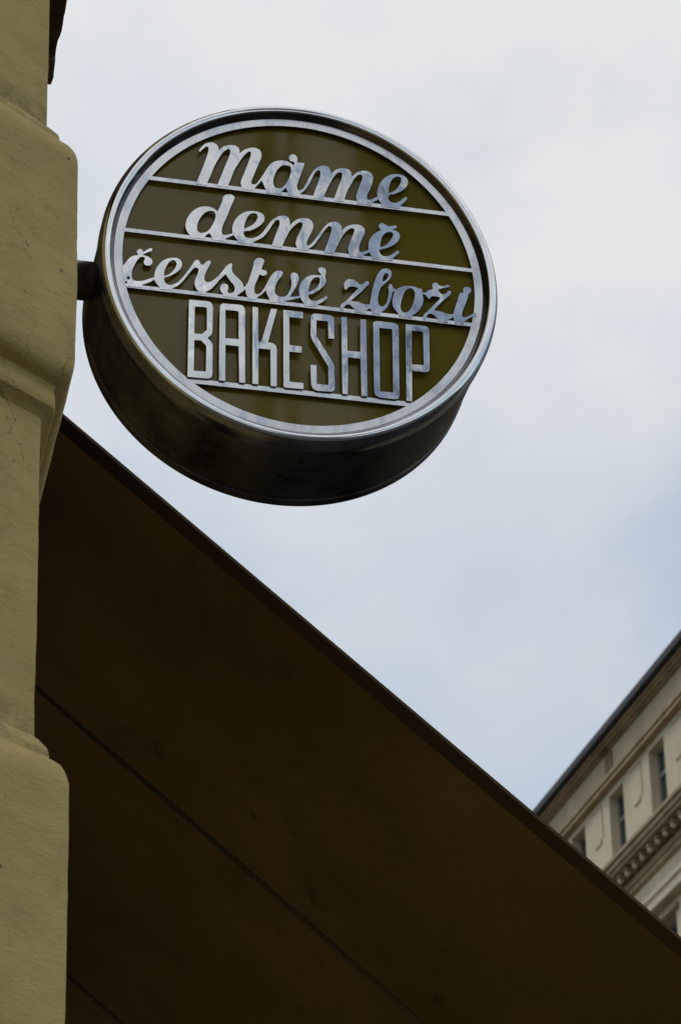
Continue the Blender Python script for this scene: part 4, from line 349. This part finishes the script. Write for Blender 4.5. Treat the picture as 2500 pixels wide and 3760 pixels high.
W['P'] = [[[18176,-23920],[18265,-23941],[19025,-23957],[19105,-23938],[19132,-23880],[19274,-18000],[19290,-17880],[19345,-17845],[19385,-17841],[21505,-17837],[21625,-17826],[21905,-17716],[22105,-17583],[22185,-17497],[22248,-17400],[22328,-17200],[22364,-17000],[22378,-16760],[22503,-9600],[22477,-9160],[22434,-8920],[22358,-8720],[22275,-8600],[22185,-8516],[22065,-8448],[21945,-8409],[21745,-8383],[18465,-8386],[18385,-8394],[18342,-8440],[18148,-23760],[18152,-23880]],[[19305,-16464],[19278,-16440],[19266,-16400],[19265,-16320],[19388,-9840],[19399,-9720],[19425,-9686],[19505,-9671],[21345,-9651],[21400,-9680],[21415,-9800],[21356,-16240],[21345,-16346],[21305,-16386],[21225,-16399],[19425,-16471]]]

R = 0.3497
lathe('drum', [(R-0.0025, 0.024), (R-0.0025, 0.178), (R-0.006, 0.1805), (R-0.006, 0.1835), (R-0.0004, 0.186), (R-0.0002, 0.2035), (R-0.002, 0.2055), (R-0.012, 0.206), (0.001, 0.206)], M['drum'], SG)
lathe('inner_rim', [(0.3228, 0.006), (0.3230, 0.0008), (0.3242, -0.0006), (0.3262, -0.0040), (0.3285, -0.0080), (0.3306, -0.0108)], M['rim_shade'], SG)
lathe('bezel', [(0.3306, -0.0106), (0.3312, -0.0118), (0.3326, -0.0128), (0.3340, -0.0127), (0.33435, -0.0119), (0.3349, -0.0127), (0.3370, -0.0134), (0.3400, -0.0132), (0.3425, -0.0121), (0.3444, -0.0107)], M['chrome'], SG)
lathe('collar', [(0.3443, -0.0107), (0.3458, -0.0091), (0.3476, -0.0060), (0.3488, -0.0028), (0.3495, 0.0002), (0.3497, 0.0016), (0.3497, 0.0235), (0.3488, 0.0252), (0.3465, 0.0255)], M['collar'], SG)
lathe('panel', [(0.001, 0.0092), (0.328, 0.0092), (0.328, 0.014), (0.001, 0.014)], M['panel'], SG)
def circ(r, n=240, ph=0): return [(r*math.cos(2*math.pi*k/n+ph), r*math.sin(2*math.pi*k/n+ph)) for k in range(n)]
hole = [(-0.2955+0.0023*math.cos(a/12*6.2832), -0.0555+0.0032*math.sin(a/12*6.2832)) for a in range(12)]
plate('face_ring', [circ(0.3234), circ(0.3087)[::-1]], 0.0, 0.0042, M['plate'], SG)
for zt, zb in ((0.16335, 0.1548), (0.0483, 0.0402), (-0.0660, -0.07393), (-0.2408, -0.2504)):
    xt, xb = math.sqrt(0.3100**2-zt*zt), math.sqrt(0.3100**2-zb*zb)
    plate('crossbar', [[(-xt, zt), (-xb, zb), (xb, zb), (xt, zt)]], 0.0002, 0.0036, M['plate'], SG)
K = (3.838-0.0032)/3.838
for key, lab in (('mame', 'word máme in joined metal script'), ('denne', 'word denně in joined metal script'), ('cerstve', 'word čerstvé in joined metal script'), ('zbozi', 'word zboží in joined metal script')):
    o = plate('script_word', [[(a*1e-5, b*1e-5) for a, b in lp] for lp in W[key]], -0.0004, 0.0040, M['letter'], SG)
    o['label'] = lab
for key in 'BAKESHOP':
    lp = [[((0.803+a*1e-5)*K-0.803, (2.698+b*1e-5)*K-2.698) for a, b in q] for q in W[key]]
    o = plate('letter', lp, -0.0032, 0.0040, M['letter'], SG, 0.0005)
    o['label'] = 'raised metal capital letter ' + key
# rivets on the face ring and the drill hole beside the script
bm = bmesh.new()
for (a, b, r) in ((-0.2968, -0.0545, 0.0030),):
    bmesh.ops.create_uvsphere(bm, u_segments=14, v_segments=8, radius=r, matrix=Matrix.Translation((a, -0.0004, b)) @ Matrix.Diagonal((1, 0.25, 1.2, 1)))
me = bpy.data.meshes.new('rivet'); bm.to_mesh(me); bm.free(); link('rivet', me, M['edge'], SG)
for (ang, y) in ((-92, 0.115), (-88, 0.062), (-60, 0.19), (-118, 0.19)):
    a = math.radians(ang); p = Vector(((R-0.0015)*math.cos(a), y, (R-0.0015)*math.sin(a)))
    bm = bmesh.new(); bmesh.ops.create_uvsphere(bm, u_segments=14, v_segments=8, radius=0.0045, matrix=Matrix.Translation(p) @ Matrix.Diagonal((1, 1, 0.35, 1)))
    me = bpy.data.meshes.new('screw'); bm.to_mesh(me); bm.free(); link('screw', me, M['edge'], SG)
# bracket tube into the wall with a round flange
def tubeX(name, x0, x1, r, y, z, m, parent, seg=48):
    V, F = [], []
    for xx in (x0, x1):
        V += [(xx, y+r*math.cos(2*math.pi*k/seg), z+r*math.sin(2*math.pi*k/seg)) for k in range(seg)]
    for k in range(seg): F.append((k, (k+1) % seg, seg+(k+1) % seg, seg+k))
    F.append(tuple(range(seg))[::-1]); F.append(tuple(range(seg, 2*seg)))
    o = link(name, mesh(name, V, F, False), m, parent)
    for p in o.data.polygons: p.use_smooth = len(p.vertices) == 4
    return o
tubeX('bracket_tube', -0.52, -0.335, 0.0345, 0.103, 0.0, M['pole'], SG)
tubeX('wall_flange', -0.515, -0.497, 0.065, 0.103, 0.0, M['pole'], SG)

# ------------------------------------------------------------------ awning
YA = 5.0
A = Vector((0.532, YA, 3.07)); B = Vector((1.825, YA, 1.989)); E = (B-A); E.y = 0; E.normalize()
DN = Vector((-E.z, 0, E.x)); 
if DN.z > 0: DN = -DN                     # downward normal of the cloth
AW = empty('awning', (0.3, YA, 0), 'large dark brown sloping fabric awning seen from below beside the corner building', 'awning')
def ap(s, y, d=0.0):                       # s metres down the slope from A, y along the wall, d below the cloth
    p = A + E*s + DN*d; return (p.x-0.3, y-YA, p.z+EYE)
S0, SL, YE = -0.30, 2.3, 12.6
seams = [YA+0.02, 6.165, 7.57, 8.95, 10.3, 11.6, YE]
V, F = [], []; ns, ny = 60, 150
for layer in (0, 1):
    for j in range(ny+1):
        y = YA+(YE-YA)*j/ny
        k = max(i for i in range(len(seams)-1) if y >= seams[i]-0.021 or i == 0)
        u_ = min(1, max(0, (y-seams[k])/(seams[k+1]-seams[k])))
        for i in range(ns+1):
            s = S0+(SL-S0)*i/ns
            sag = 0.014*math.sin(math.pi*u_)*math.sin(math.pi*i/ns)+0.004*noise.noise(Vector((s*2, y*2, 0)))
            V.append(ap(s, y, sag - layer*0.003))
n0 = (ns+1)*(ny+1)
for j in range(ny):
    for i in range(ns):
        a = j*(ns+1)+i; q = (a, a+1, a+ns+2, a+ns+1); F.append(q); F.append(tuple(n0+v for v in q[::-1]))
link('fabric', mesh('fabric', V, F, True), M['fabric'], AW)
def slab(name, s0, s1, y0, y1, d0, d1, m):
    V = [ap(s, y, d) for s in (s0, s1) for y in (y0, y1) for d in (d0, d1)]
    return link(name, mesh(name, V, [(0, 1, 3, 2), (4, 6, 7, 5), (0, 4, 5, 1), (2, 3, 7, 6), (0, 2, 6, 4), (1, 5, 7, 3)]), m, AW)
slab('side_hem', S0, SL, YA-0.002, YA+0.056, -0.0035, 0.003, M['hem'])
for y in seams[1:-1]: slab('rafter', S0, SL, y-0.010, y+0.010, -0.001, 0.004, M['rafter'])
slab('front_bar', SL, SL+0.06, YA, YE, -0.03, 0.03, M['rafter'])

# ------------------------------------------------------------------ building across the street
TH = math.radians(2.6)
FB = empty('apartment_building', (18, 48, 0), 'cream stone apartment block with dark eaves, ornate cornice and deep windows at right', 'building', TH)
# local frame: +y along the street away from us, -x = outwards from the facade; z0 measured above the eye
def fb(name, p0, p1, y0, y1, z0, z1, m, parent=FB): return boxes(name, [(-p1, -p0, y0, y1, z0+EYE, z1+EYE)], m, parent)
Y0_, Y1_ = -14.0, 46.0
wins = [dict(y=1.74+2.43*k, z0=22.55, z1=24.08) for k in range(-5, 9)]
HW = 0.44
def wall_with_windows(name, z0, z1, rows):
    """front wall pieces around the openings, butted end to end"""
    bl = []
    zc = z0
    for (a, b) in rows:
        bl.append((0, 0.34, Y0_, Y1_, zc+EYE, a+EYE))
        y = Y0_
        for w_ in wins:
            bl.append((0, 0.34, y, w_['y']-HW, a+EYE, b+EYE)); y = w_['y']+HW
        bl.append((0, 0.34, y, Y1_, a+EYE, b+EYE)); zc = b
    bl.append((0, 0.34, Y0_, Y1_, zc+EYE, z1+EYE))
    return boxes(name, bl, M['facade'], FB)
rows = [(-0.2+0, 1.9), (3.3, 5.4), (6.8, 8.9), (10.2, 12.3), (13.7, 15.8), (18.0, 20.2), (22.55, 24.08)]
wall_with_windows('wall', -1.6, 24.98, rows)
boxes('core', [(0.36, 14, Y0_, Y1_, 0, 24.9+EYE)], M['facade'], FB)
for (a, b) in rows:
    for w_ in wins:
        y = w_['y']; Z0, Z1 = a+EYE, b+EYE
        t_ = 0.07; fr = [(0.2, 0.26, y-HW, y-HW+t_, Z0, Z1), (0.2, 0.26, y+HW-t_, y+HW, Z0, Z1), (0.2, 0.26, y-HW+t_, y+HW-t_, Z0, Z0+t_), (0.2, 0.26, y-HW+t_, y+HW-t_, Z1-t_, Z1),
                         (0.205, 0.255, y-0.04, y+0.04, Z0+t_, Z1-t_), (0.195, 0.25, y-HW+t_, y+HW-t_, Z0+(Z1-Z0)*0.60, Z0+(Z1-Z0)*0.60+0.09)]
        wo_ = boxes('window', fr, M['frame'], FB)
        boxes('pane', [(0.235, 0.24, y-HW+0.01, y+HW-0.01, Z0+0.01, Z1-0.01)], M['glass'], wo_)
# top moulding, frieze, cornice, gutter, roof
fb('frieze', 0, 0.10, Y0_, Y1_, 24.46, 24.98, M['friezestone'])
boxes('moulding', [(-0.16, 0, Y0_, Y1_, 24.36+EYE, 24.459+EYE), (-0.11, 0, Y0_, Y1_, 24.29+EYE, 24.36+EYE), (-0.15, 0, Y0_, Y1_, 24.23+EYE, 24.29+EYE)], M['trim'], FB)
boxes('cornice', [(-0.16, 0, Y0_, Y1_, 24.985+EYE, 25.03+EYE), (-0.24, 0, Y0_, Y1_, 25.03+EYE, 25.08+EYE), (-0.30, 0, Y0_, Y1_, 25.08+EYE, 25.14+EYE)], M['trim'], FB)
boxes('gutter', [(-0.42, 0, Y0_, Y1_, 25.14+EYE, 25.34+EYE)], M['roof'], FB, 0.02)
link('roof', mesh('roof', [(-0.38, Y0_, 25.33+EYE), (-0.38, Y1_, 25.33+EYE), (7, Y1_, 29+EYE), (7, Y0_, 29+EYE), (14.2, Y1_, 25.33+EYE), (14.2, Y0_, 25.33+EYE)], [(0, 3, 2, 1), (3, 5, 4, 2), (0, 5, 3), (1, 2, 4)]), M['roof'], FB)
boxes('stained_bracket', [(-0.125, -0.10, 3.98, 4.42, 24.47+EYE, 24.98+EYE), (-0.245, -0.10, 4.1, 4.5, 24.99+EYE, 25.07+EYE)], M['rust'], FB, 0.02)
# incised panels between windows
for w_ in wins[:-1]:
    yc = w_['y']+1.27; h0, h1 = 23.32+EYE, 24.10+EYE; q = 0.40
    boxes('wall_panel', [(-0.016, 0, yc-q, yc-q+0.03, h0, h1), (-0.016, 0, yc-q+0.03, yc+q-0.1, h1-0.03, h1), (-0.022, 0, yc-0.22, yc+0.10, h0-0.10, h0-0.05), (-0.022, 0, yc-0.28, yc-0.22, h0-0.06, h0+0.03)], M['friezestone'], FB)
# main cornice with modillions
boxes('main_cornice', [(-0.52, 0, Y0_, Y1_, 22.02+EYE, 22.10+EYE), (-0.47, 0, Y0_, Y1_, 21.90+EYE, 22.02+EYE), (-0.42, 0, Y0_, Y1_, 21.82+EYE, 21.90+EYE), (-0.12, 0, Y0_, Y1_, 21.52+EYE, 21.64+EYE), (-0.08, 0, Y0_, Y1_, 21.40+EYE, 21.52+EYE)], M['trim'], FB)
bl = []
for k in range(72):
    y = -9.8+0.44*k
    q = boxes('modillion', [(-0.34, 0, y, y+0.19, 21.70+EYE, 21.82+EYE)], M['trim'], FB, 0.02)
    bm = bmesh.new(); bmesh.ops.create_uvsphere(bm, u_segments=12, v_segments=8, radius=0.06, matrix=Matrix.Translation((-0.29, y+0.095, 21.67+EYE)))
    me = bpy.data.meshes.new('knob'); bm.to_mesh(me); bm.free(); link('knob', me, M['lighttrim'], q)
boxes('string_course', [(-0.20, 0, Y0_, Y1_, 20.78+EYE, 20.88+EYE), (-0.15, 0, Y0_, Y1_, 20.62+EYE, 20.78+EYE), (-0.22, 0, Y0_, Y1_, 20.50+EYE, 20.62+EYE)], M['lighttrim'], FB)
for w_ in wins:
    yy = w_['y']
    boxes('lintel', [(-0.09, 0, yy-0.62, yy+0.62, 20.24+EYE, 20.34+EYE), (-0.05, 0, yy-0.56, yy+0.56, 20.205+EYE, 20.24+EYE)], M['trim'], FB)

# ------------------------------------------------------------------ unseen building added behind the camera for the bands mirrored in the sign
RB = empty('mirrored_building', (12, -40, 0), 'unseen dark slab building added behind the camera, mirrored in the sign face', 'building', math.radians(13.5))
boxes('wall', [(-0.65, 2.1, -8, 0, 0, 44), (-6, -0.65, -8, -0.2, 0, 27)], M['greybuilding'], RB)
boxes('roof', [(-0.8, 2.25, -8.2, 0.3, 44, 44.6)], M['roof'], RB)
boxes('reflection_tower', [(-3.03, -2.58, -1.2, -0.4, 27, 44)], M['greybuilding'], RB)  # unseen thin towers, added to mirror as narrow dark bands in the panel
boxes('reflection_tower', [(-2.28, -2.04, -1.2, -0.4, 27, 44)], M['greybuilding'], RB)
